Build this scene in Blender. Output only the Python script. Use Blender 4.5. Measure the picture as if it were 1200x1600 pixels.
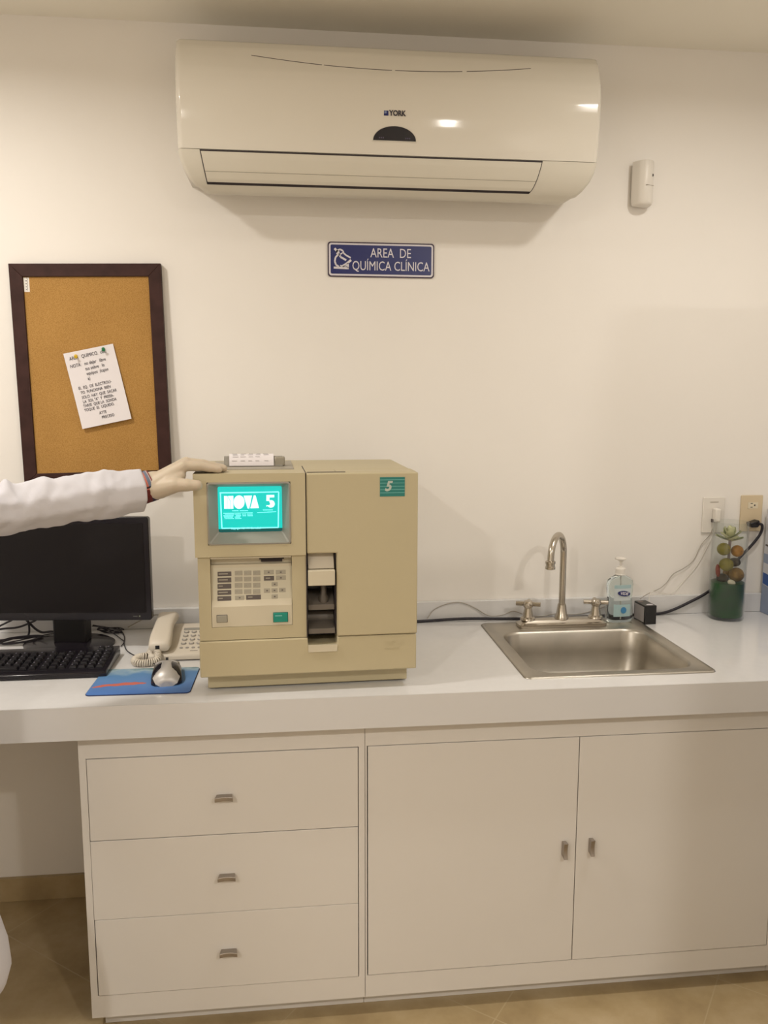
import bpy, bmesh, math, random
from mathutils import Vector, Matrix, noise
random.seed(7)
PI = math.pi
scene = bpy.context.scene
for o in list(bpy.data.objects):
    bpy.data.objects.remove(o)
col = scene.collection

# ------------------------------------------------------------------ camera
FPX = 1272.29
R_ = Vector((0.9939463, -0.1098520, 0.0017992))
U_ = Vector((0.0134831, 0.1382154, 0.9903104))
F_ = Vector((0.1090362, 0.9842911, -0.1388598))
CAM = Vector((0.0, -2.4578, 1.55))
cd = bpy.data.cameras.new('camera')
cam = bpy.data.objects.new('camera', cd)
col.objects.link(cam)
cd.sensor_fit = 'HORIZONTAL'
cd.sensor_width = 36.0
cd.lens = FPX / 1200 * 36.0
cd.clip_start = 0.05
cam.matrix_world = Matrix(((R_.x, U_.x, -F_.x, CAM.x), (R_.y, U_.y, -F_.y, CAM.y), (R_.z, U_.z, -F_.z, CAM.z), (0, 0, 0, 1)))
scene.camera = cam

# ------------------------------------------------------------------ exposure, world, lamps
scene.view_settings.view_transform = 'Standard'
scene.view_settings.look = 'None'
scene.view_settings.exposure = 0.10
scene.view_settings.gamma = 1.0
scene.view_settings.use_curve_mapping = False
w = bpy.data.worlds.new('world')
scene.world = w
w.use_nodes = True
w.node_tree.nodes['Background'].inputs[0].default_value = (1.0, 0.86, 0.70, 1)
w.node_tree.nodes['Background'].inputs[1].default_value = 0.02

CEIL = 2.572
WARM = (1.0, 0.945, 0.865)
LAMPS = [  # x, y, watts, radius
    (1.21, -0.90, 7.2, 0.085),
    (-1.05, -0.90, 13.3, 0.085),
    (-1.20, -3.20, 26, 0.06),
    (1.09, -3.30, 25, 0.06),
]
for lx, ly, pw, rad in LAMPS:
    ld = bpy.data.lights.new('downlight', 'AREA')
    ld.shape = 'DISK'
    ld.size = rad * 2
    ld.energy = pw
    ld.color = WARM
    if ly > -2:
        ld.spread = math.radians(166)     # recessed reflector
    lo = bpy.data.objects.new('downlight', ld)
    lo.location = (lx, ly, CEIL - 0.012)
    col.objects.link(lo)


def at(px, py, ax, v):
    d = F_ + R_ * ((px - 600) / FPX) - U_ * ((py - 800) / FPX)
    return CAM + d * ((v - CAM[ax]) / d[ax])


# ------------------------------------------------------------------ materials
def lin(c):
    return tuple(((x / 255) / 12.92 if x <= 10 else (((x / 255) + 0.055) / 1.055) ** 2.4) for x in c) + (1.0,)


MATS = {}


def mat(name, rgb, rough=0.5, metal=0.0, spec=0.5, coat=0.0, noise_amt=0.0, noise_scale=30.0, bump=0.0, bump_scale=200.0, emit=None, es=1.0, trans=0.0, ior=1.45, linear=False, sss=0.0):
    m = bpy.data.materials.new(name)
    m.use_nodes = True
    nt = m.node_tree
    b = nt.nodes['Principled BSDF']
    c = (tuple(rgb) + (1.0,)) if linear else lin(rgb)
    b.inputs['Base Color'].default_value = c
    b.inputs['Roughness'].default_value = rough
    b.inputs['Metallic'].default_value = metal
    b.inputs['Specular IOR Level'].default_value = spec
    b.inputs['Coat Weight'].default_value = coat
    b.inputs['Coat Roughness'].default_value = 0.06
    b.inputs['IOR'].default_value = ior
    b.inputs['Transmission Weight'].default_value = trans
    if sss:
        b.inputs['Subsurface Weight'].default_value = sss
        b.inputs['Subsurface Scale'].default_value = 0.01
    if emit:
        b.inputs['Emission Color'].default_value = tuple(emit) + (1.0,)
        b.inputs['Emission Strength'].default_value = es
    tc = nt.nodes.new('ShaderNodeTexCoord')
    if noise_amt > 0:
        n = nt.nodes.new('ShaderNodeTexNoise')
        n.inputs['Scale'].default_value = noise_scale
        n.inputs['Detail'].default_value = 5
        r = nt.nodes.new('ShaderNodeValToRGB')
        r.color_ramp.elements[0].position = 0.3
        r.color_ramp.elements[1].position = 0.7
        r.color_ramp.elements[0].color = tuple(max(0, x * (1 - noise_amt)) for x in c[:3]) + (1,)
        r.color_ramp.elements[1].color = tuple(min(1, x * (1 + noise_amt)) for x in c[:3]) + (1,)
        nt.links.new(tc.outputs['Object'], n.inputs['Vector'])
        nt.links.new(n.outputs['Fac'], r.inputs['Fac'])
        nt.links.new(r.outputs['Color'], b.inputs['Base Color'])
    if bump > 0:
        n2 = nt.nodes.new('ShaderNodeTexNoise')
        n2.inputs['Scale'].default_value = bump_scale
        bp = nt.nodes.new('ShaderNodeBump')
        bp.inputs['Strength'].default_value = bump
        bp.inputs['Distance'].default_value = 0.002
        nt.links.new(tc.outputs['Object'], n2.inputs['Vector'])
        nt.links.new(n2.outputs['Fac'], bp.inputs['Height'])
        nt.links.new(bp.outputs['Normal'], b.inputs['Normal'])
    MATS[name] = m
    return m


wall_m = mat('wall_paint', (0.88, 0.845, 0.80), 0.55, linear=True, noise_amt=0.012, noise_scale=3, bump=0.06, bump_scale=120)
ceil_m = mat('ceiling_paint', (0.90, 0.86, 0.76), 0.8, linear=True)
cab_m = mat('white_lacquer', (0.72, 0.69, 0.655), 0.38, linear=True, noise_amt=0.01, noise_scale=4)
gap_m = mat('cabinet_shadow_gap', (0.10, 0.08, 0.065), 0.8, linear=True)
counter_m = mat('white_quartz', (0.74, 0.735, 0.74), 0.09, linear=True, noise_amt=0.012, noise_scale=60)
fascia_m = mat('white_quartz_shaded', (0.66, 0.65, 0.65), 0.16, linear=True)  # same quartz as the slab, front-face shade put into a darker colour
steel_m = mat('brushed_steel', (0.47, 0.44, 0.39), 0.37, 1.0, linear=True, noise_amt=0.08, noise_scale=14)
nickel_m = mat('brushed_nickel', (0.52, 0.475, 0.41), 0.26, 1.0, linear=True)
pull_m = mat('satin_nickel', (0.40, 0.36, 0.325), 0.5, 1.0, linear=True)
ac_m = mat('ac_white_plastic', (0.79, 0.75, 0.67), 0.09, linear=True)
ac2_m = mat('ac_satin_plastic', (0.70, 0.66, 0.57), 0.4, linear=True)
dark_m = mat('dark_gap', (0.03, 0.022, 0.025), 0.6, linear=True)
beige_m = mat('beige_enclosure', (0.515, 0.448, 0.292), 0.48, linear=True, bump=0.12, bump_scale=900)
beige2_m = mat('beige_plastic', (0.62, 0.56, 0.43), 0.5, linear=True)
greybez_m = mat('grey_bezel', (0.30, 0.28, 0.245), 0.4, linear=True)
black_m = mat('black_plastic', (0.012, 0.011, 0.012), 0.35, linear=True)
blackscr_m = mat('black_screen', (0.010, 0.008, 0.009), 0.55, linear=True, spec=0.25)
blackgl_m = mat('black_gloss', (0.012, 0.010, 0.014), 0.18, linear=True)
cable_m = mat('black_cable', (0.02, 0.017, 0.025), 0.5, linear=True)
wiregrey_m = mat('grey_wire', (0.40, 0.36, 0.31), 0.5, linear=True)
white_m = mat('white_plastic', (0.80, 0.76, 0.70), 0.35, linear=True)
phone_m = mat('cream_plastic', (0.68, 0.62, 0.53), 0.38, linear=True)
coat_m = mat('white_coat_cotton', (0.62, 0.61, 0.655), 0.85, linear=True, bump=0.15, bump_scale=600)
glove_m = mat('latex_glove', (0.55, 0.465, 0.36), 0.5, linear=True, sss=0.1, bump=0.2, bump_scale=90)
skin_m = mat('skin', (0.48, 0.27, 0.18), 0.5, linear=True, sss=0.1)
hair_m = mat('dark_hair', (0.02, 0.012, 0.008), 0.5, linear=True)
trouser_m = mat('navy_trousers', (0.03, 0.035, 0.07), 0.8, linear=True)
shoe_m = mat('white_shoes', (0.6, 0.6, 0.6), 0.6, linear=True)
frame_m = mat('dark_brown_wood', (0.046, 0.020, 0.017), 0.5, linear=True, spec=0.2, noise_amt=0.25, noise_scale=25)
paper_m = mat('white_paper', (0.80, 0.76, 0.78), 0.8, linear=True)
ink_m = mat('black_ink', (0.05, 0.045, 0.06), 0.7, linear=True)
blueink_m = mat('navy_print', (0.018, 0.025, 0.14), 0.3, linear=True)
signwhite_m = mat('sign_white', (0.72, 0.69, 0.74), 0.3, linear=True)
signedge_m = mat('sign_edge', (0.05, 0.03, 0.06), 0.4, linear=True)
teal_m = mat('teal_print', (0.02, 0.20, 0.18), 0.35, linear=True)
tealbtn_m = mat('teal_button', (0.012, 0.26, 0.20), 0.3, linear=True)
tealline_m = mat('pale_teal_print', (0.18, 0.48, 0.46), 0.4, linear=True)
greytext_m = mat('grey_print', (0.50, 0.56, 0.50), 0.4, linear=True)
keydark_m = mat('dark_key', (0.12, 0.10, 0.095), 0.5, linear=True)
keylight_m = mat('light_key', (0.40, 0.37, 0.30), 0.5, linear=True)
memb_m = mat('membrane', (0.62, 0.58, 0.46), 0.45, linear=True)
btn_m = mat('grey_button', (0.34, 0.32, 0.26), 0.4, linear=True)
scr_m = mat('teal_crt', (0.0, 0.05, 0.05), 0.2, linear=True, emit=(0.0, 0.60, 0.52), es=1.0)
scrdim_m = mat('teal_crt_dark', (0.0, 0.03, 0.03), 0.2, linear=True, emit=(0.0, 0.07, 0.065), es=1.0)
scrtxt_m = mat('crt_text', (0.3, 0.5, 0.5), 0.4, linear=True, emit=(0.78, 1.15, 1.05), es=1.0)
scrline_m = mat('crt_line', (0.2, 0.5, 0.5), 0.4, linear=True, emit=(0.20, 1.0, 0.95), es=1.0)
glass_m = mat('clear_glass', (0.96, 0.98, 0.97), 0.02, linear=True, trans=1.0, ior=1.45)
gel_m = mat('clear_gel', (0.86, 0.95, 0.95), 0.03, linear=True, trans=1.0, ior=1.36)
greenwax_m = mat('green_wax', (0.006, 0.060, 0.010), 0.3, linear=True, noise_amt=0.5, noise_scale=14)
lime_m = mat('lime_skin', (0.20, 0.17, 0.015), 0.4, linear=True, noise_amt=0.25, noise_scale=40)
orange_m = mat('orange_skin', (0.36, 0.16, 0.01), 0.4, linear=True, noise_amt=0.25, noise_scale=40)
olive_m = mat('tan_fruit', (0.26, 0.15, 0.035), 0.5, linear=True, noise_amt=0.3, noise_scale=50)
darkfruit_m = mat('dark_fruit', (0.07, 0.055, 0.035), 0.5, linear=True)
red_m = mat('red_skin', (0.24, 0.05, 0.03), 0.5, linear=True)
leaf_m = mat('succulent_leaf', (0.20, 0.24, 0.10), 0.5, linear=True)
leafedge_m = mat('leaf_margin', (0.62, 0.62, 0.36), 0.5, linear=True)
stone_m = mat('pale_stone', (0.62, 0.58, 0.45), 0.6, linear=True)
silver_m = mat('silver_plastic', (0.52, 0.50, 0.48), 0.42, 0.5, linear=True)
outlet2_m = mat('ivory_plastic', (0.68, 0.56, 0.38), 0.4, linear=True)
boxw_m = mat('carton_white', (0.66, 0.66, 0.70), 0.5, linear=True)
boxg_m = mat('carton_grey_blue', (0.30, 0.36, 0.50), 0.5, linear=True)
boxb_m = mat('carton_blue', (0.03, 0.10, 0.36), 0.5, linear=True)
label_m = mat('light_blue_label', (0.40, 0.56, 0.585), 0.4, linear=True)
labelw_m = mat('pale_label', (0.62, 0.68, 0.70), 0.4, linear=True)
labelb_m = mat('blue_label_dot', (0.06, 0.25, 0.50), 0.4, linear=True)
pinY_m = mat('yellow_pin', (0.75, 0.50, 0.03), 0.3, linear=True)
pinG_m = mat('green_pin', (0.02, 0.20, 0.08), 0.3, linear=True)
boxgrey_m = mat('grey_label', (0.35, 0.32, 0.32), 0.5, linear=True)


def thin_glass(name):
    m = bpy.data.materials.new(name)
    m.use_nodes = True
    nt = m.node_tree
    nt.nodes.remove(nt.nodes['Principled BSDF'])
    out = nt.nodes['Material Output']
    tr = nt.nodes.new('ShaderNodeBsdfTransparent'); tr.inputs[0].default_value = (0.965, 0.975, 0.97, 1)
    gl = nt.nodes.new('ShaderNodeBsdfGlossy'); gl.inputs['Roughness'].default_value = 0.02
    fr_ = nt.nodes.new('ShaderNodeLayerWeight'); fr_.inputs[0].default_value = 0.5
    fr = nt.nodes.new('ShaderNodeMath'); fr.operation = 'POWER'; fr.inputs[1].default_value = 5.0
    fr2 = nt.nodes.new('ShaderNodeMath'); fr2.operation = 'MULTIPLY_ADD'; fr2.inputs[1].default_value = 0.75; fr2.inputs[2].default_value = 0.035
    nt.links.new(fr_.outputs['Facing'], fr.inputs[0]); nt.links.new(fr.outputs[0], fr2.inputs[0])
    mx = nt.nodes.new('ShaderNodeMixShader')
    nt.links.new(fr2.outputs[0], mx.inputs[0]); nt.links.new(tr.outputs[0], mx.inputs[1]); nt.links.new(gl.outputs[0], mx.inputs[2])
    nt.links.new(mx.outputs[0], out.inputs[0])
    return m


def nodes_mat(name, rough=0.6):
    m = bpy.data.materials.new(name)
    m.use_nodes = True
    nt = m.node_tree
    b = nt.nodes['Principled BSDF']
    b.inputs['Roughness'].default_value = rough
    return m, nt, b


def ramp(nt, stops):
    r = nt.nodes.new('ShaderNodeValToRGB')
    e = r.color_ramp.elements
    while len(e) < len(stops):
        e.new(0.5)
    for k, (p, c) in enumerate(stops):
        e[k].position = p
        e[k].color = tuple(c) + (1,)
    return r


def math_n(nt, op, a, b=None):
    n = nt.nodes.new('ShaderNodeMath')
    n.operation = op
    for k, v in enumerate((a, b)):
        if v is None:
            continue
        if isinstance(v, (int, float)):
            n.inputs[k].default_value = v
        else:
            nt.links.new(v, n.inputs[k])
    return n.outputs[0]


def mixc(nt, fac, a, b):
    n = nt.nodes.new('ShaderNodeMix')
    n.data_type = 'RGBA'
    for sock, v in ((0, fac), (6, a), (7, b)):
        if isinstance(v, (int, float)):
            n.inputs[sock].default_value = v
        elif isinstance(v, tuple):
            n.inputs[sock].default_value = v + (1,) if len(v) == 3 else v
        else:
            nt.links.new(v, n.inputs[sock])
    return n.outputs[2]


# cork
cork_m, nt, b = nodes_mat('cork', 0.85)
tc = nt.nodes.new('ShaderNodeTexCoord')
n1 = nt.nodes.new('ShaderNodeTexNoise'); n1.inputs['Scale'].default_value = 420; n1.inputs['Detail'].default_value = 3
n2 = nt.nodes.new('ShaderNodeTexNoise'); n2.inputs['Scale'].default_value = 9; n2.inputs['Detail'].default_value = 3
nt.links.new(tc.outputs['Object'], n1.inputs[0]); nt.links.new(tc.outputs['Object'], n2.inputs[0])
ra = ramp(nt, [(0.33, (0.34, 0.175, 0.04)), (0.5, (0.44, 0.235, 0.058)), (0.68, (0.50, 0.28, 0.085))])
rb = ramp(nt, [(0.35, (0.93, 0.92, 0.9)), (0.65, (1.0, 1.0, 1.0))])
nt.links.new(n1.outputs['Fac'], ra.inputs[0]); nt.links.new(n2.outputs['Fac'], rb.inputs[0])
mx = nt.nodes.new('ShaderNodeMix'); mx.data_type = 'RGBA'; mx.blend_type = 'MULTIPLY'; mx.inputs[0].default_value = 1
nt.links.new(ra.outputs[0], mx.inputs[6]); nt.links.new(rb.outputs[0], mx.inputs[7]); nt.links.new(mx.outputs[2], b.inputs['Base Color'])


# travertine floor tiles laid on the diagonal
def tile_mat(name, ang, size, grout=True):
    m, nt, b = nodes_mat(name, 0.32)
    tc = nt.nodes.new('ShaderNodeTexCoord')
    mp = nt.nodes.new('ShaderNodeMapping')
    mp.inputs['Rotation'].default_value = (0, 0, ang)
    mp.inputs['Location'].default_value = (0.12, 0.21, 0)
    nt.links.new(tc.outputs['Object'], mp.inputs[0])
    sx = nt.nodes.new('ShaderNodeSeparateXYZ'); nt.links.new(mp.outputs[0], sx.inputs[0])
    n = nt.nodes.new('ShaderNodeTexNoise'); n.inputs['Scale'].default_value = 5.0; n.inputs['Detail'].default_value = 8; n.inputs['Roughness'].default_value = 0.6
    nt.links.new(tc.outputs['Object'], n.inputs[0])
    r = ramp(nt, [(0.3, (0.32, 0.23, 0.12)), (0.5, (0.42, 0.315, 0.17)), (0.7, (0.50, 0.39, 0.235))])
    nt.links.new(n.outputs['Fac'], r.inputs[0])
    out = r.outputs[0]
    if grout:
        fs = []
        for k in (0, 1):
            f = math_n(nt, 'FRACT', math_n(nt, 'DIVIDE', sx.outputs[k], size))
            f = math_n(nt, 'ABSOLUTE', math_n(nt, 'SUBTRACT', f, 0.5))
            fs.append(math_n(nt, 'GREATER_THAN', f, 0.5 - 0.0016 / size))
        g = math_n(nt, 'MAXIMUM', fs[0], fs[1])
        out = mixc(nt, g, out, (0.47, 0.37, 0.22))
    nt.links.new(out, b.inputs['Base Color'])
    return m


floor_m = tile_mat('travertine_tiles', math.radians(38), 0.45)
skirt_m = tile_mat('travertine_skirting', 0, 1, False)

# mouse pad: blue water with an orange fish-like streak
pad_m, nt, b = nodes_mat('mouse_pad_print', 0.6)
tc = nt.nodes.new('ShaderNodeTexCoord')
sp = nt.nodes.new('ShaderNodeSeparateXYZ'); nt.links.new(tc.outputs['Object'], sp.inputs[0])
n = nt.nodes.new('ShaderNodeTexNoise'); n.inputs['Scale'].default_value = 16; n.inputs['Detail'].default_value = 5
nt.links.new(tc.outputs['Object'], n.inputs[0])
yy = math_n(nt, 'ADD', math_n(nt, 'MULTIPLY', math_n(nt, 'ADD', sp.outputs[1], 0.09), 5.2), math_n(nt, 'MULTIPLY', math_n(nt, 'SUBTRACT', n.outputs['Fac'], 0.5), 0.55))
r = ramp(nt, [(0.0, (0.075, 0.19, 0.52)), (0.45, (0.12, 0.26, 0.55)), (0.72, (0.10, 0.25, 0.50)), (0.86, (0.33, 0.46, 0.55)), (0.97, (0.07, 0.17, 0.19))])
nt.links.new(yy, r.inputs[0])
# streak: ellipse in pad space
dx = math_n(nt, 'DIVIDE', math_n(nt, 'ADD', sp.outputs[0], 0.055), 0.062)
dy0 = math_n(nt, 'SUBTRACT', math_n(nt, 'ADD', sp.outputs[1], 0.015), math_n(nt, 'MULTIPLY', sp.outputs[0], 0.20))
dy = math_n(nt, 'DIVIDE', math_n(nt, 'ADD', dy0, math_n(nt, 'MULTIPLY', math_n(nt, 'SUBTRACT', n.outputs['Fac'], 0.5), 0.035)), 0.0095)
e = math_n(nt, 'ADD', math_n(nt, 'POWER', math_n(nt, 'ABSOLUTE', dx), 2.0), math_n(nt, 'POWER', math_n(nt, 'ABSOLUTE', dy), 2.0))
inside = math_n(nt, 'LESS_THAN', e, 1.0)
nt.links.new(mixc(nt, inside, r.outputs[0], (0.58, 0.15, 0.11)), b.inputs['Base Color'])

# plaid cuff
plaid_m, nt, b = nodes_mat('plaid_cotton', 0.85)
tc = nt.nodes.new('ShaderNodeTexCoord')
sp = nt.nodes.new('ShaderNodeSeparateXYZ'); nt.links.new(tc.outputs['UV'], sp.inputs[0])
c1 = ramp(nt, [(0.0, (0.50, 0.14, 0.10)), (0.50, (0.14, 0.16, 0.22)), (0.80, (0.45, 0.40, 0.38)), (0.88, (0.30, 0.08, 0.08))]); c1.color_ramp.interpolation = 'CONSTANT'
c2 = ramp(nt, [(0.0, (1, 1, 1)), (0.44, (0.08, 0.07, 0.08)), (0.50, (1.2, 1.1, 1.1)), (0.53, (0.25, 0.10, 0.12)), (0.80, (0.25, 0.14, 0.22))]); c2.color_ramp.interpolation = 'CONSTANT'
nt.links.new(sp.outputs[0], c1.inputs[0]); nt.links.new(sp.outputs[1], c2.inputs[0])
mx = nt.nodes.new('ShaderNodeMix'); mx.data_type = 'RGBA'; mx.blend_type = 'MULTIPLY'; mx.inputs[0].default_value = 1
nt.links.new(c1.outputs[0], mx.inputs[6]); nt.links.new(c2.outputs[0], mx.inputs[7]); nt.links.new(mx.outputs[2], b.inputs['Base Color'])


# ------------------------------------------------------------------ mesh helpers
def box(bm, x0, x1, y0, y1, z0, z1, M=None):
    vs = [bm.verts.new(Vector(p)) for p in ((x0, y0, z0), (x1, y0, z0), (x1, y1, z0), (x0, y1, z0), (x0, y0, z1), (x1, y0, z1), (x1, y1, z1), (x0, y1, z1))]
    if M:
        for v in vs:
            v.co = M @ v.co
    for f in ((3, 2, 1, 0), (4, 5, 6, 7), (0, 1, 5, 4), (1, 2, 6, 5), (2, 3, 7, 6), (3, 0, 4, 7)):
        bm.faces.new([vs[i] for i in f])


def prism(bm, poly, a0, a1, axis=1):
    """poly in the two other axes (XZ for axis 1, XY for axis 2, YZ for axis 0), extruded a0..a1"""
    def P(p, a):
        if axis == 1:
            return Vector((p[0], a, p[1]))
        if axis == 2:
            return Vector((p[0], p[1], a))
        return Vector((a, p[0], p[1]))
    A = [bm.verts.new(P(p, a0)) for p in poly]
    B = [bm.verts.new(P(p, a1)) for p in poly]
    n = len(poly)
    bm.faces.new(A)
    bm.faces.new(B[::-1])
    for i in range(n):
        bm.faces.new((A[i], B[i], B[(i + 1) % n], A[(i + 1) % n]))


def loft(bm, rings, cap0=True, cap1=True, closed=True):
    V = [[bm.verts.new(Vector(p)) for p in r] for r in rings]
    n = len(V[0])
    for a, b_ in zip(V, V[1:]):
        for i in range(n if closed else n - 1):
            j = (i + 1) % n
            bm.faces.new((a[i], a[j], b_[j], b_[i]))
    if cap0:
        bm.faces.new(V[0][::-1])
    if cap1:
        bm.faces.new(V[-1])
    return V


def lathe(bm, prof, c=(0, 0, 0), n=32, sx=1.0, sy=1.0, M=None):
    rings = []
    for r, z in prof:
        ring = []
        for k in range(n):
            a = 2 * PI * k / n
            p = Vector((c[0] + r * sx * math.cos(a), c[1] + r * sy * math.sin(a), c[2] + z))
            ring.append(M @ p if M else p)
        rings.append(ring)
    return loft(bm, rings)


def spline(pts, n=8):
    P = [Vector(p) for p in pts]
    if len(P) < 3:
        return P
    out = []
    Q = [P[0] * 2 - P[1]] + P + [P[-1] * 2 - P[-2]]
    for i in range(1, len(Q) - 2):
        for k in range(n):
            t = k / n
            a, b_, c, d = Q[i - 1], Q[i], Q[i + 1], Q[i + 2]
            out.append(0.5 * ((2 * b_) + (c - a) * t + (2 * a - 5 * b_ + 4 * c - d) * t * t + (3 * b_ - a - 3 * c + d) * t ** 3))
    out.append(P[-1])
    return out


def tube(bm, pts, r, n=10, smooth=True, sub=8):
    P = spline(pts, sub) if smooth else [Vector(p) for p in pts]
    rr = r if callable(r) else (lambda t: r)
    up = Vector((0, 0, 1))
    rings = []
    t0 = (P[1] - P[0]).normalized()
    nrm = t0.cross(up)
    if nrm.length < 0.01:
        nrm = t0.cross(Vector((1, 0, 0)))
    nrm.normalize()
    for i, p in enumerate(P):
        t = (P[min(i + 1, len(P) - 1)] - P[max(i - 1, 0)]).normalized()
        nrm = (nrm - t * nrm.dot(t)).normalized()
        bn = t.cross(nrm)
        rad = rr(i / (len(P) - 1))
        rings.append([p + (nrm * math.cos(2 * PI * k / n) + bn * math.sin(2 * PI * k / n)) * rad for k in range(n)])
    loft(bm, rings)


def ellipsoid(bm, c, r, M=None, seg=20, rings=12):
    c = Vector(c)
    prof = []
    RR = []
    for i in range(1, rings):
        a = PI * i / rings
        RR.append([Vector((r[0] * math.sin(a) * math.cos(2 * PI * k / seg), r[1] * math.sin(a) * math.sin(2 * PI * k / seg), -r[2] * math.cos(a))) for k in range(seg)])
    if M:
        RR = [[M @ p for p in q] for q in RR]
    V = [[bm.verts.new(p + c) for p in q] for q in RR]
    lo = Vector((0, 0, -r[2])); hi = Vector((0, 0, r[2]))
    if M:
        lo = M @ lo; hi = M @ hi
    lo = bm.verts.new(lo + c); hi = bm.verts.new(hi + c)
    for a, b_ in zip(V, V[1:]):
        for i in range(seg):
            j = (i + 1) % seg
            bm.faces.new((a[i], a[j], b_[j], b_[i]))
    for i in range(seg):
        j = (i + 1) % seg
        bm.faces.new((lo, V[0][j], V[0][i]))
        bm.faces.new((hi, V[-1][i], V[-1][j]))


def capsule(bm, a, b_, ra, rb, n=14):
    a = Vector(a); b_ = Vector(b_)
    d = (b_ - a)
    L = d.length
    t = d.normalized()
    x = t.cross(Vector((0, 0, 1)))
    if x.length < 0.05:
        x = t.cross(Vector((0, 1, 0)))
    x.normalize()
    y = t.cross(x)
    rings = []
    for s, c, rad, sign in ((0, a, ra, -1), (1, b_, rb, 1)):
        for k in range(5):
            an = (PI / 2) * ((k / 5) if s else (1 - k / 5))
            if s == 0 and k == 0:
                an = PI / 2 * 0.97
            if s == 1 and k == 4:
                an = PI / 2 * 0.97
            h = math.sin(an) * rad * sign
            q = math.cos(an) * rad
            rings.append([c + t * h + (x * math.cos(2 * PI * i / n) + y * math.sin(2 * PI * i / n)) * q for i in range(n)])
    loft(bm, rings)


def rrect(x0, x1, y0, y1, r, n=6):
    pts = []
    for cx, cy, a0 in ((x1 - r, y1 - r, 0), (x0 + r, y1 - r, 90), (x0 + r, y0 + r, 180), (x1 - r, y0 + r, 270)):
        for k in range(n + 1):
            a = math.radians(a0 + 90 * k / n)
            pts.append((cx + r * math.cos(a), cy + r * math.sin(a)))
    return pts


def obj(name, bm, m, parent=None, bevel=0.0, seg=2, angle=35, smooth=True, loc=None, rot=None):
    me = bpy.data.meshes.new(name)
    bmesh.ops.recalc_face_normals(bm, faces=bm.faces)
    bm.to_mesh(me)
    bm.free()
    if smooth:
        for p in me.polygons:
            p.use_smooth = True
        me.set_sharp_from_angle(angle=math.radians(angle))
    o = bpy.data.objects.new(name, me)
    col.objects.link(o)
    if m:
        for mm in (m if isinstance(m, (list, tuple)) else [m]):
            me.materials.append(mm)
    if parent:
        o.parent = parent
    if loc:
        o.location = loc
    if rot:
        o.rotation_euler = rot
    if bevel > 0:
        bv = o.modifiers.new('bevel', 'BEVEL')
        bv.width = bevel
        bv.segments = seg
        bv.limit_method = 'ANGLE'
        bv.angle_limit = math.radians(40)
        bv.harden_normals = False
    return o


def tag(o, label=None, cat=None, group=None, kind=None):
    if label: o['label'] = label
    if cat: o['category'] = cat
    if group: o['group'] = group
    if kind: o['kind'] = kind
    return o


def thing(name, label, cat, loc=(0, 0, 0), rz=0.0, group=None):
    o = bpy.data.objects.new(name, None)
    o.empty_display_size = 0.05
    col.objects.link(o)
    o.location = loc
    o.rotation_euler = (0, 0, rz)
    return tag(o, label, cat, group)


def struct(name, bm, m, parent=None, **k):
    o = obj(name, bm, m, parent, **k)
    if not parent:
        o['kind'] = 'structure'
    return o


def B():
    return bmesh.new()


def B1(*a, **k):
    bm = bmesh.new()
    box(bm, *a, **k)
    return bm


def text_into(bm, s, size, M, xs=1.0, align='LEFT', extrude=0.0002, shear=0.0, bold=0.0, spacing=1.0):
    cu = bpy.data.curves.new('t', 'FONT')
    cu.body = s
    cu.size = size
    cu.align_x = align
    cu.align_y = 'CENTER'
    cu.extrude = extrude
    cu.shear = shear
    cu.offset = bold
    cu.space_character = spacing
    cu.resolution_u = 3
    to = bpy.data.objects.new('t', cu)
    col.objects.link(to)
    bpy.context.view_layer.update()
    me = bpy.data.meshes.new_from_object(to)
    me.transform(M @ Matrix.Diagonal((xs, 1, 1, 1)))
    bm.from_mesh(me)
    bpy.data.objects.remove(to)
    bpy.data.curves.remove(cu)
    bpy.data.meshes.remove(me)


FRONT = Matrix.Rotation(PI / 2, 4, 'X')   # text plane facing -y


def onfront(x, y, z, roll=0.0):
    return Matrix.Translation((x, y, z)) @ FRONT @ Matrix.Rotation(roll, 4, 'Z')


# ================================================================== ROOM
XL, XR, YB = -1.75, 1.80, -4.9
struct('floor', B1(XL, XR, YB, 0.0, -0.08, 0.0), floor_m, smooth=False)
struct('ceiling', B1(XL, XR, YB, 0.0, CEIL, CEIL + 0.08), ceil_m, smooth=False)
struct('wall_back', B1(XL - 0.1, XR + 0.1, 0.0, 0.1, -0.08, CEIL + 0.08), wall_m, smooth=False)
struct('wall_left', B1(XL - 0.1, XL, YB, 0.0, -0.08, CEIL + 0.08), wall_m, smooth=False)
struct('wall_right', B1(XR, XR + 0.1, YB, 0.0, -0.08, CEIL + 0.08), wall_m, smooth=False)
struct('wall_front', B1(XL - 0.1, XR + 0.1, YB - 0.1, YB, -0.08, CEIL + 0.08), wall_m, smooth=False)
struct('baseboard_back', B1(XL, -0.51, -0.012, -0.0005, 0.0005, 0.0763), skirt_m, smooth=False)
struct('baseboard_left', B1(XL + 0.0005, XL + 0.012, YB, -0.014, 0.0005, 0.0763), skirt_m, smooth=False)

# ================================================================== COUNTER
H = 0.8602
ct = thing('worktop', 'long glossy white stone worktop with deep front edge and low upstand along the wall', 'worktop', (0, 0, 0))
SX0, SX1, SY0, SY1 = 0.577, 1.048, -0.556, -0.088      # cut-out for the sink
bm = B()
CX0, CX1 = XL + 0.002, XR - 0.002
YF = -0.6433
box(bm, CX0, SX0, YF + 0.0045, -0.0005, H - 0.03, H)
box(bm, SX1, CX1, YF + 0.0045, -0.0005, H - 0.03, H)
box(bm, SX0, SX1, YF + 0.0045, SY0, H - 0.03, H)
box(bm, SX0, SX1, SY1, -0.0005, H - 0.03, H)
bmesh.ops.remove_doubles(bm, verts=bm.verts, dist=1e-5)
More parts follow.
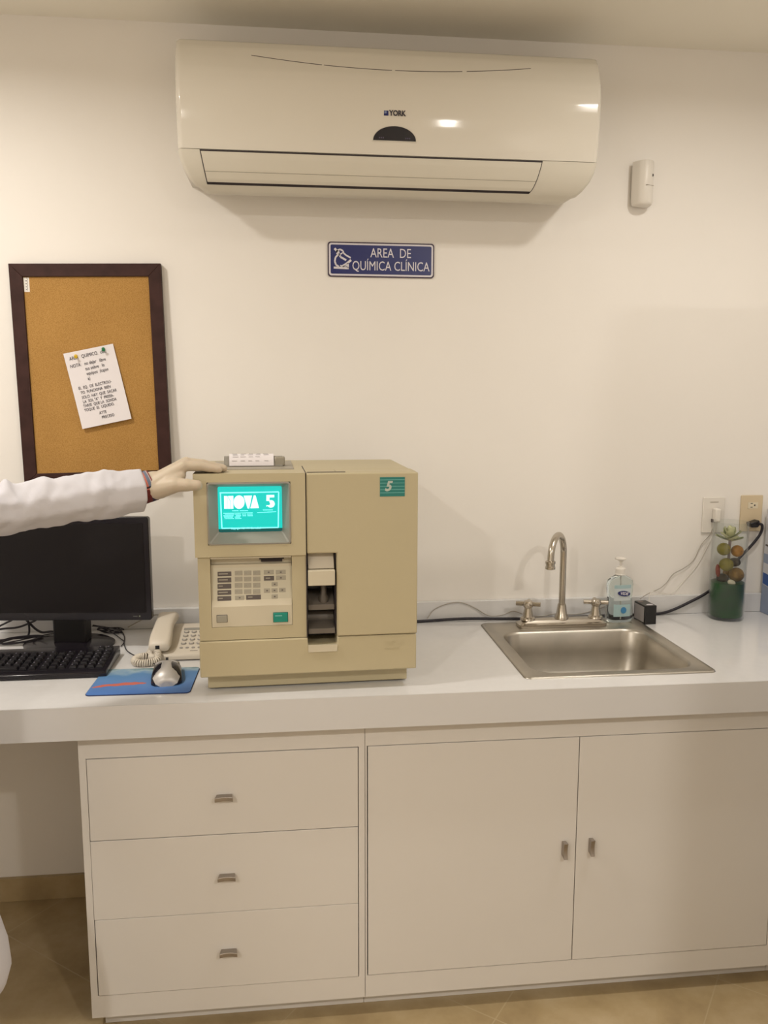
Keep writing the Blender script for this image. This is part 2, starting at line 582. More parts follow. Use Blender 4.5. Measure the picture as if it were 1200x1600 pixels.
# drop shared inner walls
inner = [f for f in bm.faces if abs(f.normal.x) > 0.9 and (abs(f.calc_center_median().x - SX0) < 1e-4 or abs(f.calc_center_median().x - SX1) < 1e-4)]
obj('slab', bm, counter_m, ct, smooth=False)
bm = B()
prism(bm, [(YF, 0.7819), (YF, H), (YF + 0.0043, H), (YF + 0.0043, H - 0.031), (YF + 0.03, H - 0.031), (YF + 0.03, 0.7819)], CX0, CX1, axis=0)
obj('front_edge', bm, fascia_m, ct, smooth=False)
obj('upstand', B1(CX0, CX1, -0.017, -0.0005, H + 0.0002, 0.9206), counter_m, ct, bevel=0.0015)

# ================================================================== CABINETS
YC = -0.5977
ZB, ZT = 0.0516, 0.7815


def pull(parent, cx, cz, vertical):
    """small arched satin pull"""
    bm = B()
    L, D, T = 0.0215, 0.021, 0.0105
    poly = []
    n = 10
    for k in range(n + 1):
        t = -1 + 2 * k / n
        poly.append((t * L, -D + 0.0045 * (1 - t * t)))
    poly += [(L * 0.86, 0.0), (-L * 0.86, 0.0)]
    prism(bm, poly, -T / 2, T / 2, axis=2)
    if vertical:
        bmesh.ops.rotate(bm, verts=bm.verts, cent=(0, 0, 0), matrix=Matrix.Rotation(PI / 2, 3, 'Y'))
    bmesh.ops.translate(bm, verts=bm.verts, vec=(cx, YC - 0.0005, cz))
    return obj('handle', bm, pull_m, parent, bevel=0.0012)


dc = thing('drawer_cabinet', 'white three-drawer base cabinet left of the double doors', 'cabinet', (0, 0, 0))
DX0, DX1 = -0.5068, 0.1600
bm = B()
box(bm, DX0, DX0 + 0.016, YC, -0.03, ZB, ZT)           # left side
box(bm, DX1 - 0.0145, DX1, YC, -0.03, ZB, ZT)          # right stile
box(bm, DX0 + 0.016, DX1 - 0.0145, YC, YC + 0.02, 0.7175, ZT)
box(bm, DX0 + 0.016, DX1 - 0.0145, YC, YC + 0.02, ZB, 0.1095)
obj('carcass', bm, cab_m, dc, smooth=False)
obj('inner_panel', B1(DX0 + 0.016, DX1 - 0.0145, YC + 0.021, YC + 0.03, ZB, ZT), gap_m, dc, smooth=False)
obj('toe_kick', B1(-0.487, DX1, -0.553, -0.53, 0.0005, ZB), cab_m, dc, smooth=False)
for (z0, z1, cx, cz, gl, gr) in ((0.5125, 0.7153, -0.1755, 0.6085, 0.0014, 0.0018), (0.3095, 0.5105, -0.174, 0.405, 0.0008, 0.002), (0.1105, 0.3085, -0.1745, 0.2065, 0.0022, 0.002)):
    d = obj('drawer', B1(DX0 + 0.016 + gl, DX1 - 0.0145 - gr, YC - 0.0006, YC + 0.018, z0, z1), cab_m, dc, bevel=0.0008)
    pull(d, cx, cz, False)

sc = thing('sink_cabinet', 'white double-door base cabinet under the steel sink', 'cabinet', (0, 0, 0))
CX_0, CX_1 = 0.1612, 1.262
bm = B()
box(bm, CX_0, 0.1655, YC, -0.03, ZB, ZT)
box(bm, 1.2315, CX_1, YC, -0.03, ZB, ZT)
box(bm, 0.1655, 1.2315, YC, YC + 0.02, 0.7185, ZT)
box(bm, 0.1655, 1.2315, YC, YC + 0.02, ZB, 0.1105)
obj('carcass', bm, cab_m, sc, smooth=False)
obj('inner_panel', B1(0.1655, 1.2315, YC + 0.021, YC + 0.03, ZB, ZT), gap_m, sc, smooth=False)
obj('toe_kick', B1(CX_0, CX_1, -0.553, -0.53, 0.0005, ZB), cab_m, sc, smooth=False)
d = obj('door', B1(0.1680, 0.6955, YC - 0.0006, YC + 0.018, 0.1120, 0.7167), cab_m, sc, bevel=0.0008)
pull(d, 0.6645, 0.4245, True)
d = obj('door', B1(0.6975, 1.2297, YC - 0.0006, YC + 0.018, 0.1120, 0.7167), cab_m, sc, bevel=0.0008)
pull(d, 0.7345, 0.4285, True)
# plain end cabinet beyond the frame
ec = thing('end_cabinet', 'plain white base cabinet between the double doors and the right wall', 'cabinet', (0, 0, 0))
obj('carcass', B1(1.2635, XR - 0.003, YC, -0.03, ZB, ZT), cab_m, ec, smooth=False)
obj('toe_kick', B1(1.2635, XR - 0.003, -0.553, -0.53, 0.0005, ZB), cab_m, ec, smooth=False)
tc_ = thing('shadow_cupboard', 'unseen tall white cupboard added by the right wall to shade the sink cabinet', 'cupboard', (0, 0, 0))  # invented cupboard out of view, placed to cast the shadow edge on the right door
TX0 = 1.047
obj('carcass', B1(TX0, XR - 0.003, -2.10, -1.45, 0.0005, 2.15), cab_m, tc_, bevel=0.003)
obj('door', B1(TX0 - 0.019, TX0 - 0.0005, -2.09, -1.777, 0.06, 2.13), cab_m, tc_, bevel=0.002)
obj('door', B1(TX0 - 0.019, TX0 - 0.0005, -1.773, -1.46, 0.06, 2.13), cab_m, tc_, bevel=0.002)

# ================================================================== SINK
sk = thing('kitchen_sink', 'square brushed steel drop-in sink in the white worktop', 'sink', (0, 0, 0))
RX0, RX1, RY0, RY1 = 0.561, 1.0635, -0.572, -0.072
BX0, BX1, BY0, BY1 = 0.598, 1.031, -0.535, -0.172


def rr3(x0, x1, y0, y1, r, z, n=8):
    return [Vector((x, y, z)) for x, y in rrect(x0, x1, y0, y1, r, n)]


bm = B()
loft(bm, [rr3(RX0, RX1, RY0, RY1, 0.018, H + 0.0003), rr3(RX0 + 0.001, RX1 - 0.001, RY0 + 0.001, RY1 - 0.001, 0.018, H + 0.003),
          rr3(RX0 + 0.004, RX1 - 0.004, RY0 + 0.004, RY1 - 0.004, 0.017, H + 0.0048),
          rr3(RX0 + 0.010, RX1 - 0.010, RY0 + 0.010, RY1 - 0.010, 0.016, H + 0.0035),
          rr3(BX0 - 0.004, BX1 + 0.004, BY0 - 0.004, BY1 + 0.004, 0.062, H + 0.0030),
          rr3(BX0, BX1, BY0, BY1, 0.060, H + 0.001),
          rr3(BX0 + 0.004, BX1 - 0.004, BY0 + 0.004, BY1 - 0.004, 0.058, H - 0.006),
          rr3(BX0 + 0.010, BX1 - 0.010, BY0 + 0.010, BY1 - 0.010, 0.056, H - 0.06),
          rr3(BX0 + 0.018, BX1 - 0.018, BY0 + 0.018, BY1 - 0.018, 0.055, H - 0.115),
          rr3(BX0 + 0.030, BX1 - 0.030, BY0 + 0.030, BY1 - 0.030, 0.05, H - 0.138),
          rr3(BX0 + 0.052, BX1 - 0.052, BY0 + 0.052, BY1 - 0.052, 0.04, H - 0.150),
          rr3(BX0 + 0.10, BX1 - 0.10, BY0 + 0.10, BY1 - 0.10, 0.03, H - 0.154)], cap0=False)
obj('basin', bm, steel_m, sk, angle=60)
bm = B()
lathe(bm, [(0.0, 0.0035), (0.018, 0.0035), (0.024, 0.002), (0.040, 0.004), (0.043, 0.0)], (0.815, -0.35, H - 0.1535), 28)
obj('drain', bm, nickel_m, sk)

# ================================================================== FAUCET
fx, fy = 0.804, -0.118
fz = H + 0.0040
ft = thing('faucet', 'brushed nickel gooseneck faucet with two cross handles behind the sink', 'faucet', (fx, fy, fz))
bm = B()


def stad(hx, hy, z, r):
    return [Vector((x, y, z)) for x, y in rrect(-hx, hx, -hy, hy, r, 6)]


loft(bm, [stad(0.137, 0.027, 0, 0.012), stad(0.137, 0.027, 0.009, 0.012), stad(0.131, 0.021, 0.013, 0.012), stad(0.118, 0.018, 0.021, 0.012), stad(0.114, 0.013, 0.023, 0.010)])
bmesh.ops.translate(bm, verts=bm.verts, vec=(0, 0, 0))
obj('base_plate', bm, nickel_m, ft, angle=25)
bm = B()
lathe(bm, [(0.022, 0.020), (0.021, 0.028), (0.0165, 0.036), (0.013, 0.062), (0.0125, 0.064), (0.0118, 0.064), (0.0118, 0.067)], (0, 0, 0), 28)
obj('spout_collar', bm, nickel_m, ft)
bm = B()
dv = Vector((-0.57, -0.82, 0)).normalized()
pts = [Vector((0, 0, 0.060)), Vector((0, 0, 0.13)), Vector((0, 0, 0.213))]
RR = 0.066
for k in range(1, 9):
    a = PI * k / 9.3
    pts.append(Vector((0, 0, 0.221)) + dv * (RR - RR * math.cos(a)) + Vector((0, 0, RR * math.sin(a))))
last = pts[-1]
pts.append(last + Vector((dv.x * 0.006, dv.y * 0.006, -0.030)))
tube(bm, pts, 0.0098, 18)
obj('spout', bm, nickel_m, ft, angle=60)
e0 = pts[-1]
bm = B()
lathe(bm, [(0.0105, 0.004), (0.0145, 0.002), (0.0145, -0.004), (0.0128, -0.005), (0.0128, -0.013), (0.0145, -0.014), (0.0145, -0.020), (0.010, -0.022)], e0, 24)
obj('aerator', bm, nickel_m, ft)
for sx, ang in ((-1, -20), (1, -14)):
    hx = sx * 0.106 + 0.001
    bm = B()
    lathe(bm, [(0.0235, 0.021), (0.022, 0.026), (0.0165, 0.030), (0.0125, 0.050), (0.0115, 0.058), (0.014, 0.060), (0.0165, 0.066), (0.0165, 0.071), (0.012, 0.078), (0.0, 0.080)], (hx, 0, 0), 26)
    hd = obj('handle', bm, nickel_m, ft)
    bm = B()
    for off in (0, 90):
        a = math.radians(ang + off)
        v = Vector((math.cos(a), math.sin(a), 0))
        c = Vector((hx, 0, 0.069))
        L = 0.037
        tube(bm, [c - v * L, c - v * (L - .001), c + v * (L - .001), c + v * L], 0.0068, 14, smooth=False)
    obj('crossbar', bm, nickel_m, hd, bevel=0.001)

# ================================================================== AIR CONDITIONER
ac = thing('air_conditioner', 'white wall-mounted split air conditioner above the blue sign', 'air conditioner', (0, 0, 0))
PROF = [(2.187, 0.2050), (2.205, 0.2085), (2.23, 0.2125), (2.255, 0.2160), (2.28, 0.2188), (2.305, 0.2206), (2.33, 0.2213), (2.355, 0.2203), (2.38, 0.2165), (2.41, 0.2060), (2.44, 0.1930), (2.460, 0.177), (2.470, 0.155), (2.473, 0.12)]


def acy(z):
    for (a, ya), (b_, yb) in zip(PROF, PROF[1:]):
        if a <= z <= b_:
            return -(ya + (yb - ya) * (z - a) / (b_ - a))
    return -PROF[0][1] if z < PROF[0][0] else -PROF[-1][1]


def acring(z, y, x0, x1, r=0.035, yb=-0.0005, zb=None):
    zb = z if zb is None else zb
    pts = [Vector((x0, yb, zb))]
    n = 8
    for k in range(n + 1):
        a = math.radians(180 + 90 * k / n)
        pts.append(Vector((x0 + r + r * math.cos(a), y + r * 1.6 + r * 1.6 * math.sin(a), z)))
    for k in range(n + 1):
        a = math.radians(270 + 90 * k / n)
        pts.append(Vector((x1 - r + r * math.cos(a), y + r * 1.6 + r * 1.6 * math.sin(a), z)))
    pts.append(Vector((x1, yb, zb)))
    return pts


bm = B()
fine = []
for (a, ya), (b_, yb) in zip(PROF, PROF[1:]):
    for k in range(4):
        t = k / 4
        fine.append((a + (b_ - a) * t, ya + (yb - ya) * t))
fine.append(PROF[-1])
loft(bm, [acring(z, -y, -0.2890, 0.8380, 0.016) for z, y in fine])
obj('front_panel', bm, ac_m, ac, angle=50)
bm = B()
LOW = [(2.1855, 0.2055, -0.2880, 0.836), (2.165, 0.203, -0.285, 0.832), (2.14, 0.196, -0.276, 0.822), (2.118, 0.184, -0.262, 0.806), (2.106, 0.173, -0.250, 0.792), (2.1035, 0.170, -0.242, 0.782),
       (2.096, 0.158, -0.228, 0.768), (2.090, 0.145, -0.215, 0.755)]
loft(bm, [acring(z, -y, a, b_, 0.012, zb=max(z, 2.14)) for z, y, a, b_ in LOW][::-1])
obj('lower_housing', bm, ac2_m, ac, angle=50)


def lowy(z):
    for (a, ya, _, _), (b_, yb, _, _) in zip(LOW, LOW[1:]):
        if b_ <= z <= a:
            return -(yb + (ya - yb) * (z - b_) / (a - b_))
    return -LOW[-1][1]


def vane_sheet(z0, z1, xl, xr, off, th):
    """curved strip that follows the housing between z0 (low) and z1 (high)"""
    bm = B()
    n = 12
    rings = []
    for k in range(n + 1):
        z = z0 + (z1 - z0) * k / n
        t = (z - 2.108) / (2.1835 - 2.108)
        a, b_ = xl(t), xr(t)
        y = lowy(z)
        rings.append([(a, y - off, z), (b_, y - off, z), (b_, y - off + th, z), (a, y - off + th, z)])
    loft(bm, rings)
    return bm


xl = lambda t: -0.2165 - 0.0135 * t
xr = lambda t: 0.651 + 0.027 * (max(t, 0) ** 0.55)
obj('outlet_gap', vane_sheet(2.1065, 2.1850, lambda t: xl(t) - 0.0015, lambda t: xr(t) + 0.0015, 0.0012, 0.004), dark_m, ac)
vn = obj('louver', vane_sheet(2.1345, 2.1805, lambda t: xl(t) + 0.001, lambda t: xr(t) - 0.001, 0.0032, 0.0025), ac2_m, ac)
vn = obj('louver', vane_sheet(2.1115, 2.1338, lambda t: xl(t) + 0.001, lambda t: xr(t) - 0.001, 0.0028, 0.0025), ac2_m, ac)
# hairline grille slits
for a, b_ in (((393, 88), (503, 103)), ((506, 104), (612, 112.5)), ((617, 113), (722, 113.2)), ((729, 113), (830, 107))):
    bm = B()
    pts = []
    for k in range(9):
        t = k / 8
        px = a[0] + (b_[0] - a[0]) * t
        xa = at(px, 100, 1, -0.205).x
        s = (xa - 0.275) / 0.37
        z = 2.3955 + 0.0245 * s * s
        pts.append((xa, acy(z) + 0.0003, z))
    tube(bm, pts, 0.0011, 6, smooth=False)
    obj('slit', bm, keydark_m, ac)
# display window
bm = B()
cx, z0 = 0.275, 2.2215
rings = []
for rx, rz, off in ((0.062, 0.046, 0.0002), (0.060, 0.044, -0.0012)):
    pass
poly = [(0.0565 * math.cos(PI * k / 24), 0.0345 * math.sin(PI * k / 24)) for k in range(25)]
A = [bm.verts.new((cx + x, acy(z0 + z) - 0.0014, z0 + z)) for x, z in poly]
Bv = [bm.verts.new((cx + x, acy(z0 + z) + 0.003, z0 + z)) for x, z in poly]
bm.faces.new(A); bm.faces.new(Bv[::-1])
for i in range(25):
    bm.faces.new((A[i], Bv[i], Bv[(i + 1) % 25], A[(i + 1) % 25]))
disp = obj('display_window', bm, blackgl_m, ac)
dim_m = mat('dim_indicator', (0.10, 0.08, 0.14), 0.4, linear=True)
for dx in (-0.035, 0.035):
    bm = B()
    for q in (-0.005, 0, 0.005):
        box(bm, cx + dx + q - 0.0017, cx + dx + q + 0.0017, acy(z0 + .006) - 0.0019, acy(z0 + .006) - 0.0012, z0 + 0.0045, z0 + 0.0075)
    obj('indicator', bm, dim_m, disp)
bm = B()
arc = [(cx + 0.0585 * math.cos(PI * k / 24), z0 + 0.0365 * math.sin(PI * k / 24) - 0.0005) for k in range(25)]
arc = arc + [(cx - 0.0585, z0 - 0.002), (cx, z0 - 0.002), (cx + 0.0585, z0 - 0.002)]
tube(bm, [(x, acy(z), z) for x, z in arc] + [(arc[0][0], acy(arc[0][1]), arc[0][1])], 0.0016, 6, smooth=False)
obj('display_rim', bm, ac_m, disp)
# logo
bm = B()
lx = at(600, 176, 1, -0.221).x
lz = 2.2870
box(bm, lx, lx + 0.0118, acy(lz) - 0.0012, acy(lz) + 0.002, lz - 0.006, lz + 0.006)
lg = obj('logo_square', bm, blueink_m, ac, smooth=False)
bm = B()
box(bm, lx + 0.001, lx + 0.007, acy(lz) - 0.0016, acy(lz) - 0.0008, lz - 0.001, lz + 0.005)
obj('logo_highlight', bm, mat('logo_pale_blue', (0.22, 0.28, 0.45), 0.4, linear=True), lg, smooth=False)
bm = B()
text_into(bm, 'YORK', 0.0185, onfront(lx + 0.0142, acy(lz) - 0.0012, lz), xs=0.86, bold=0.0006, extrude=0.0005)
obj('lettering', bm, ink_m, ac, smooth=False)

# ================================================================== MOTION SENSOR
ms = thing('motion_sensor', 'small white motion detector on the wall right of the air conditioner', 'motion sensor', (1.038, -0.001, 2.182), math.radians(20))
bm = B()


def sens(z, s=1.0, yb=0.0):
    pts = []
    for k in range(13):
        a = math.radians(205 + 130 * k / 12)
        pts.append(Vector((0.031 * s * math.cos(a), -0.020 - 0.036 * s * (-math.sin(a)) + 0.006, z)))
    return [Vector((-0.031 * s, yb - 0.006, z))] + pts + [Vector((0.031 * s, yb - 0.006, z))]


loft(bm, [sens(-0.064, 0.80), sens(-0.061, 0.92), sens(-0.055, 1), sens(0.058, 1), sens(0.062, 0.95)])
obj('housing', bm, white_m, ms, angle=50)
obj('seam', B1(-0.014, 0.014, -0.0508, -0.045, -0.0095, -0.0088), wiregrey_m, ms)
bm = B(); ellipsoid(bm, (0.010, -0.0482, 0.020), (0.0022, 0.0022, 0.0042)); obj('indicator_light', bm, dark_m, ms)
bm = B(); box(bm, -0.020, 0.020, -0.022, -0.010, -0.05, 0.05)
obj('wall_bracket', bm, white_m, ms, rot=(0, 0, -math.radians(20)), loc=(0, 0.0075, 0))

# ================================================================== BLUE SIGN
sg = thing('room_sign', 'blue and white plastic sign reading AREA DE QUIMICA CLINICA with a microscope', 'sign', (0.2625, -0.0008, 1.950))
SW, SH = 0.157, 0.0495


def plate(x0, x1, z0, z1, r, y0, y1):
    bm = B()
    prism(bm, rrect(x0, x1, z0, z1, r), y0, y1, axis=1)
    return bm


obj('backing', plate(-SW, SW, -SH, SH, 0.009, -0.003, 0.0), signedge_m, sg)
obj('border', plate(-SW + .0035, SW - .0035, -SH + .0035, SH - .0035, 0.0075, -0.0036, -0.003), signwhite_m, sg)
obj('face', plate(-SW + .0085, SW - .0085, -SH + .0085, SH - .0085, 0.004, -0.0042, -0.0036), blueink_m, sg)
bm = B()
text_into(bm, 'AREA  DE', 0.0375, onfront(0.028, -0.0045, 0.0185), xs=0.76, align='CENTER', extrude=0.0003)
text_into(bm, 'QUÍMICA CLÍNICA', 0.0375, onfront(0.0285, -0.0045, -0.0185), xs=0.735, align='CENTER', extrude=0.0003)
obj('lettering', bm, signwhite_m, sg, smooth=False)
# microscope emblem
bm = B()
mx0 = -0.139


def mpt(u, v):      # sign crop pixels -> local
    return Vector(((u - 600) / 1200 * 0.397 * 1.0 - 0.0 + 0.0, 0, -(v - 265) / 514 * 0.170))


def strip(pts, wd, y=-0.0048, th=0.0006):
    for a, b_ in zip(pts, pts[1:]):
        d = (b_ - a); L = d.length
        if L < 1e-6: continue
        d.normalize(); nn = Vector((-d.z, 0, d.x)) * wd / 2
        q = [a + nn, b_ + nn, b_ - nn, a - nn]
        prism(bm, [(p.x, p.z) for p in q], y, y + th, axis=1)


K = lambda u, v: Vector((-0.157 + (u - 128) / 945 * 0.314, 0, 0.0495 - (v - 98 - (u - 128) * 0.018) / 322 * 0.099))
strip([K(188, 162), K(228, 205)], 0.0065)
strip([K(205, 195), K(215, 178), K(238, 170), K(262, 185), K(268, 205), K(290, 225), K(330, 248)], 0.0045)
strip([K(228, 212), K(240, 240), K(290, 270)], 0.0055)
strip([K(205, 205), K(225, 225), K(262, 200)], 0.0035)
strip([K(215, 222), K(196, 245), K(190, 280), K(200, 312), K(225, 330)], 0.0050)
strip([K(258, 325), K(290, 305), K(333, 268)], 0.0065)
strip([K(180, 338), K(312, 344)], 0.0058)
strip([K(306, 296), K(306, 342)], 0.0045)
strip([K(238, 318), K(262, 330), K(300, 318)], 0.004)
obj('microscope_emblem', bm, signwhite_m, sg, smooth=False)

# ================================================================== CORK BOARD
cb = thing('cork_board', 'dark brown framed cork notice board hung left of the air conditioner', 'notice board', (-0.568, -0.0008, 1.612))
cb.rotation_euler = (math.radians(-1.2), math.radians(-1.15), 0)
bw0, bw1, bz0, bz1 = -0.208, 0.206, -0.312, 0.3095
fw_ = 0.0355
fr = None
for k, (name, poly) in enumerate((
        ('frame_rail', [(bw0, bz1), (bw1, bz1), (bw1 - fw_, bz1 - fw_), (bw0 + fw_, bz1 - fw_)]),
        ('frame_rail', [(bw0, bz0), (bw1, bz0), (bw1 - fw_, bz0 + fw_), (bw0 + fw_, bz0 + fw_)]),
        ('frame_stile', [(bw0, bz0), (bw0, bz1), (bw0 + fw_, bz1 - fw_), (bw0 + fw_, bz0 + fw_)]),
        ('frame_stile', [(bw1, bz0), (bw1, bz1), (bw1 - fw_, bz1 - fw_), (bw1 - fw_, bz0 + fw_)]))):
    bm = B()
    prism(bm, poly, -0.027, -0.008, axis=1)
    obj(name, bm, frame_m, cb, bevel=0.0012)
obj('cork_panel', B1(bw0 + fw_ - 0.004, bw1 - fw_ + 0.004, -0.021, -0.0085, bz0 + fw_ - 0.004, bz1 - fw_ + 0.004), cork_m, cb, smooth=False)
# small sticker in the corner of the cork
st = obj('sticker', B1(-0.1715, -0.1565, -0.0215, -0.0211, 0.2330, 0.2725), white_m, cb, smooth=False)
bm = B()
pts = []
for k in range(40):
    t = k / 39
    pts.append((-0.1640 + 0.0036 * math.sin(t * 26) * (1 - 0.4 * t), -0.0217, 0.2690 - 0.033 * t + 0.002 * math.cos(t * 26)))
tube(bm, pts, 0.00045, 5, smooth=False)
obj('scribble', bm, ink_m, st)

# note pinned to the board
note = thing('handwritten_note', 'white handwritten paper note pinned at a tilt on the cork board', 'note', (-0.5545, -0.0262, 1.5805))
note.rotation_euler = (math.radians(-1.2), math.radians(-12.0), 0)
nw, nh = 0.0705, 0.1085
bm = B()
rows = 24
for s in (0, 1):
    pass
V = []
for i in range(rows + 1):
    z = nh - 2 * nh * i / rows
    t = max(0.0, (i / rows) - 0.15)
    y = -0.0005 - 0.0085 * t * t
    V.append([bm.verts.new((-nw, y, z)), bm.verts.new((nw, y, z)), bm.verts.new((nw, y + 0.0004, z)), bm.verts.new((-nw, y + 0.0004, z))])
for a, b_ in zip(V, V[1:]):
    for k in range(4):
        j = (k + 1) % 4
        bm.faces.new((a[k], a[j], b_[j], b_[k]))
bm.faces.new(V[0]); bm.faces.new(V[-1][::-1])
obj('paper_sheet', bm, paper_m, note)
bm = B()


def notey(z):
    t = max(0.0, ((nh - z) / (2 * nh)) - 0.15)
    return -0.0005 - 0.0085 * t * t


LINES = [(-0.058, 0.0905, 'AREA   QUIMICO.  clin.', 0.0125), (-0.061, 0.0690, 'NOTA:   no dejar   libre', 0.0122), (-0.022, 0.0550, 'tus sobre   lo', 0.0122), (-0.022, 0.0410, 'equipos  (cajon', 0.0122), (-0.022, 0.0270, 'a)', 0.0122),
         (-0.054, 0.0050, 'EL  EQ.  DE  ELECTROLI-', 0.0105), (-0.051, -0.0085, 'TO  FUNCIONA  BIEN', 0.0105), (-0.051, -0.0220, 'SOLO  HAY  QUE  SACAR', 0.0105), (-0.051, -0.0345, 'LA  SOL "A"  Y  PRESIA-', 0.0105), (-0.053, -0.0465, 'TARSE  QUE LA  SONDA', 0.0105), (-0.053, -0.0585, 'TOQUE  EL  LIQUIDO.', 0.0105),
         (-0.014, -0.0745, 'ATTE', 0.0105), (-0.010, -0.0880, 'PRECESO', 0.0105)]
for lx_, lz_, s, sz in LINES:
    text_into(bm, s, sz * 1.10, onfront(lx_, notey(lz_) - 0.0009, lz_, math.radians(1.0)), xs=0.76, extrude=0.0002, shear=0.08, bold=0.0)
obj('handwriting', bm, ink_m, note, smooth=False)
for nm, pxy, m, lb in (('push_pin', (118, 556), pinY_m, 'yellow push pin in the left top corner of the pinned note'), ('push_pin', (161, 545), pinG_m, 'green push pin near the right top corner of the pinned note')):
    p = at(pxy[0], pxy[1], 1, -0.030)
    bm = B()
    Mp = Matrix.Translation((0, 0, 0)) @ Matrix.Rotation(PI / 2, 4, 'X')
    lathe(bm, [(0.0006, -0.004), (0.0006, 0.0), (0.0048, 0.0), (0.0045, 0.0015), (0.0026, 0.003), (0.0026, 0.008), (0.0045, 0.010), (0.0045, 0.0115), (0.0, 0.012)], (0, 0, 0), 16, M=Mp)
    o = obj(nm, bm, m, None)
    o.location = (p.x, -0.0272, p.z)
    o.rotation_euler = (0.3, 0, 0.25)
    tag(o, lb, 'push pin', 'push pins holding the note')

# ================================================================== ANALYZER
AY = -0.600
AN = thing('chemistry_analyzer', 'beige benchtop chemistry analyzer with green screen standing on the worktop', 'lab analyzer', (0.0305, AY, H), math.radians(1.8))
XA0, XA1 = -0.2560, 0.2560
XS = -0.0048          # seam between the two front halves
TOP = 0.5205
ZS = 0.1330           # lower seam
ZBm = 0.0460
# plinth
obj('plinth', B1(-0.2395, 0.2400, 0.046, 0.385, 0.004, ZBm + 0.002), beige_m, AN, bevel=0.002)
for fx_ in (-0.21, 0.21):
    for fy_ in (0.08, 0.35):
        bm = B()
        lathe(bm, [(0.014, 0.0002), (0.014, 0.0042)], (fx_, fy_, 0), 16)
        obj('rubber_foot', bm, black_m, AN)
# rear case
obj('rear_case', B1(XA0 + 0.002, XA1 - 0.002, 0.0925, 0.40, ZBm, TOP - 0.001), beige_m, AN, bevel=0.006, seg=3)
# lower front panel with the notch
NX0, NX1 = -0.0030, 0.0650
bm = B()
prism(bm, [(XA0 + 0.003, ZBm), (XA1 - 0.001, ZBm), (XA1 - 0.001, ZS - 0.0012), (NX1, ZS - 0.0012), (NX1, 0.1130), (NX0 - 0.0010, 0.1130), (NX0 - 0.0010, ZS - 0.0012), (XA0 + 0.003, ZS - 0.0012)], 0.0, 0.092, axis=1)
lp = obj('lower_panel', bm, beige_m, AN, bevel=0.003, seg=2)
bm = B()
prism(bm, [(-0.004, 0.1145), (-0.0005, 0.1145), (0.006, 0.098), (-0.004, 0.098)], NX0, NX1, axis=0)
bmesh.ops.translate(bm, verts=bm.verts, vec=(0, 0, 0))
obj('notch_lip', bm, beige2_m, lp, smooth=False)
bm = B()
text_into(bm, 'NOVA', 0.015, onfront(0.178, -0.0006, 0.112), xs=1.1, extrude=0.0001)
text_into(bm, 'biomedical', 0.0075, onfront(0.178, -0.0006, 0.099), xs=1.1, extrude=0.0001)
obj('embossed_logo', bm, beige_m, lp, smooth=False)
# left lower front (keypad section) with an open recess
KX0, KX1, KZ0, KZ1 = -0.2240, -0.0385, 0.1640, 0.3300
bm = B()
yA, yB = 0.004, 0.092
box(bm, XA0 + 0.0045, KX0, yA, yB, ZS + 0.0004, 0.3295)
box(bm, KX1, XS - 0.0012, yA, yB, ZS + 0.0004, 0.3295)
box(bm, KX0, KX1, yA, yB, ZS + 0.0004, KZ0)
kp = obj('control_housing', bm, beige_m, AN, smooth=False)
# keypad panel: a slanted face that starts deep at the top
bm = B()
prism(bm, [(0.0275, KZ1 - 0.0006), (0.0275, KZ1 - 0.020), (0.0185, KZ1 - 0.0225), (0.0120, 0.228), (0.0050, 0.212), (0.0050, KZ0 + 0.0006), (0.09, KZ0 + 0.0006), (0.09, KZ1 - 0.0006)], KX0 + 0.0008, KX1 - 0.0008, axis=0)
kf = obj('control_panel', bm, beige2_m, kp, smooth=False)
obj('panel_lip', B1(KX0 + 0.001, KX1 - 0.001, 0.002, 0.014, KZ1 - 0.0052, KZ1 - 0.0008), beige2_m, kp, bevel=0.001)


def kpy(z):      # surface depth of the slanted membrane
    return 0.0120 + (0.0185 - 0.0120) * (z - 0.228) / (KZ1 - 0.0225 - 0.228)


def kloc(u, v):
    """keypad crop pixels -> local x, z on the membrane"""
    px = 310 + u / 7.06; py = 850 + v / 7.06
    p = at(px, py, 1, AY + 0.012)
    q = p - Vector((0.0305, AY, H))
    c_, s_ = math.cos(-math.radians(1.8)), math.sin(-math.radians(1.8))
    return c_ * q.x - s_ * q.y, q.z


def kquad(u0, v0, u1, v1, off=0.0012):
    """thin raised key following the slant"""
    xa, za = kloc(u0, v0); xb, zb = kloc(u1, v1)
    xa2, _ = kloc(u0, v1)
    bm = B()
    xm0, xm1 = (xa + xa2) / 2, None
    w_ = xb - kloc(u0, v1)[0]
    zt, zb_ = max(za, zb), min(za, zb)
    x0_ = xm0
    vs = []
    for x in (x0_, x0_ + w_):
        for z in (zb_, zt):
            vs.append((x, z))
    P = [(x0_, zb_), (x0_ + w_, zb_), (x0_ + w_, zt), (x0_, zt)]
    A = [bm.verts.new((x, kpy(z) - off, z)) for x, z in P]
    Bb = [bm.verts.new((x, kpy(z) + 0.0002, z)) for x, z in P]
    bm.faces.new(A); bm.faces.new(Bb[::-1])
    for i in range(4):
        bm.faces.new((A[i], Bb[i], Bb[(i + 1) % 4], A[(i + 1) % 4]))
    return bm


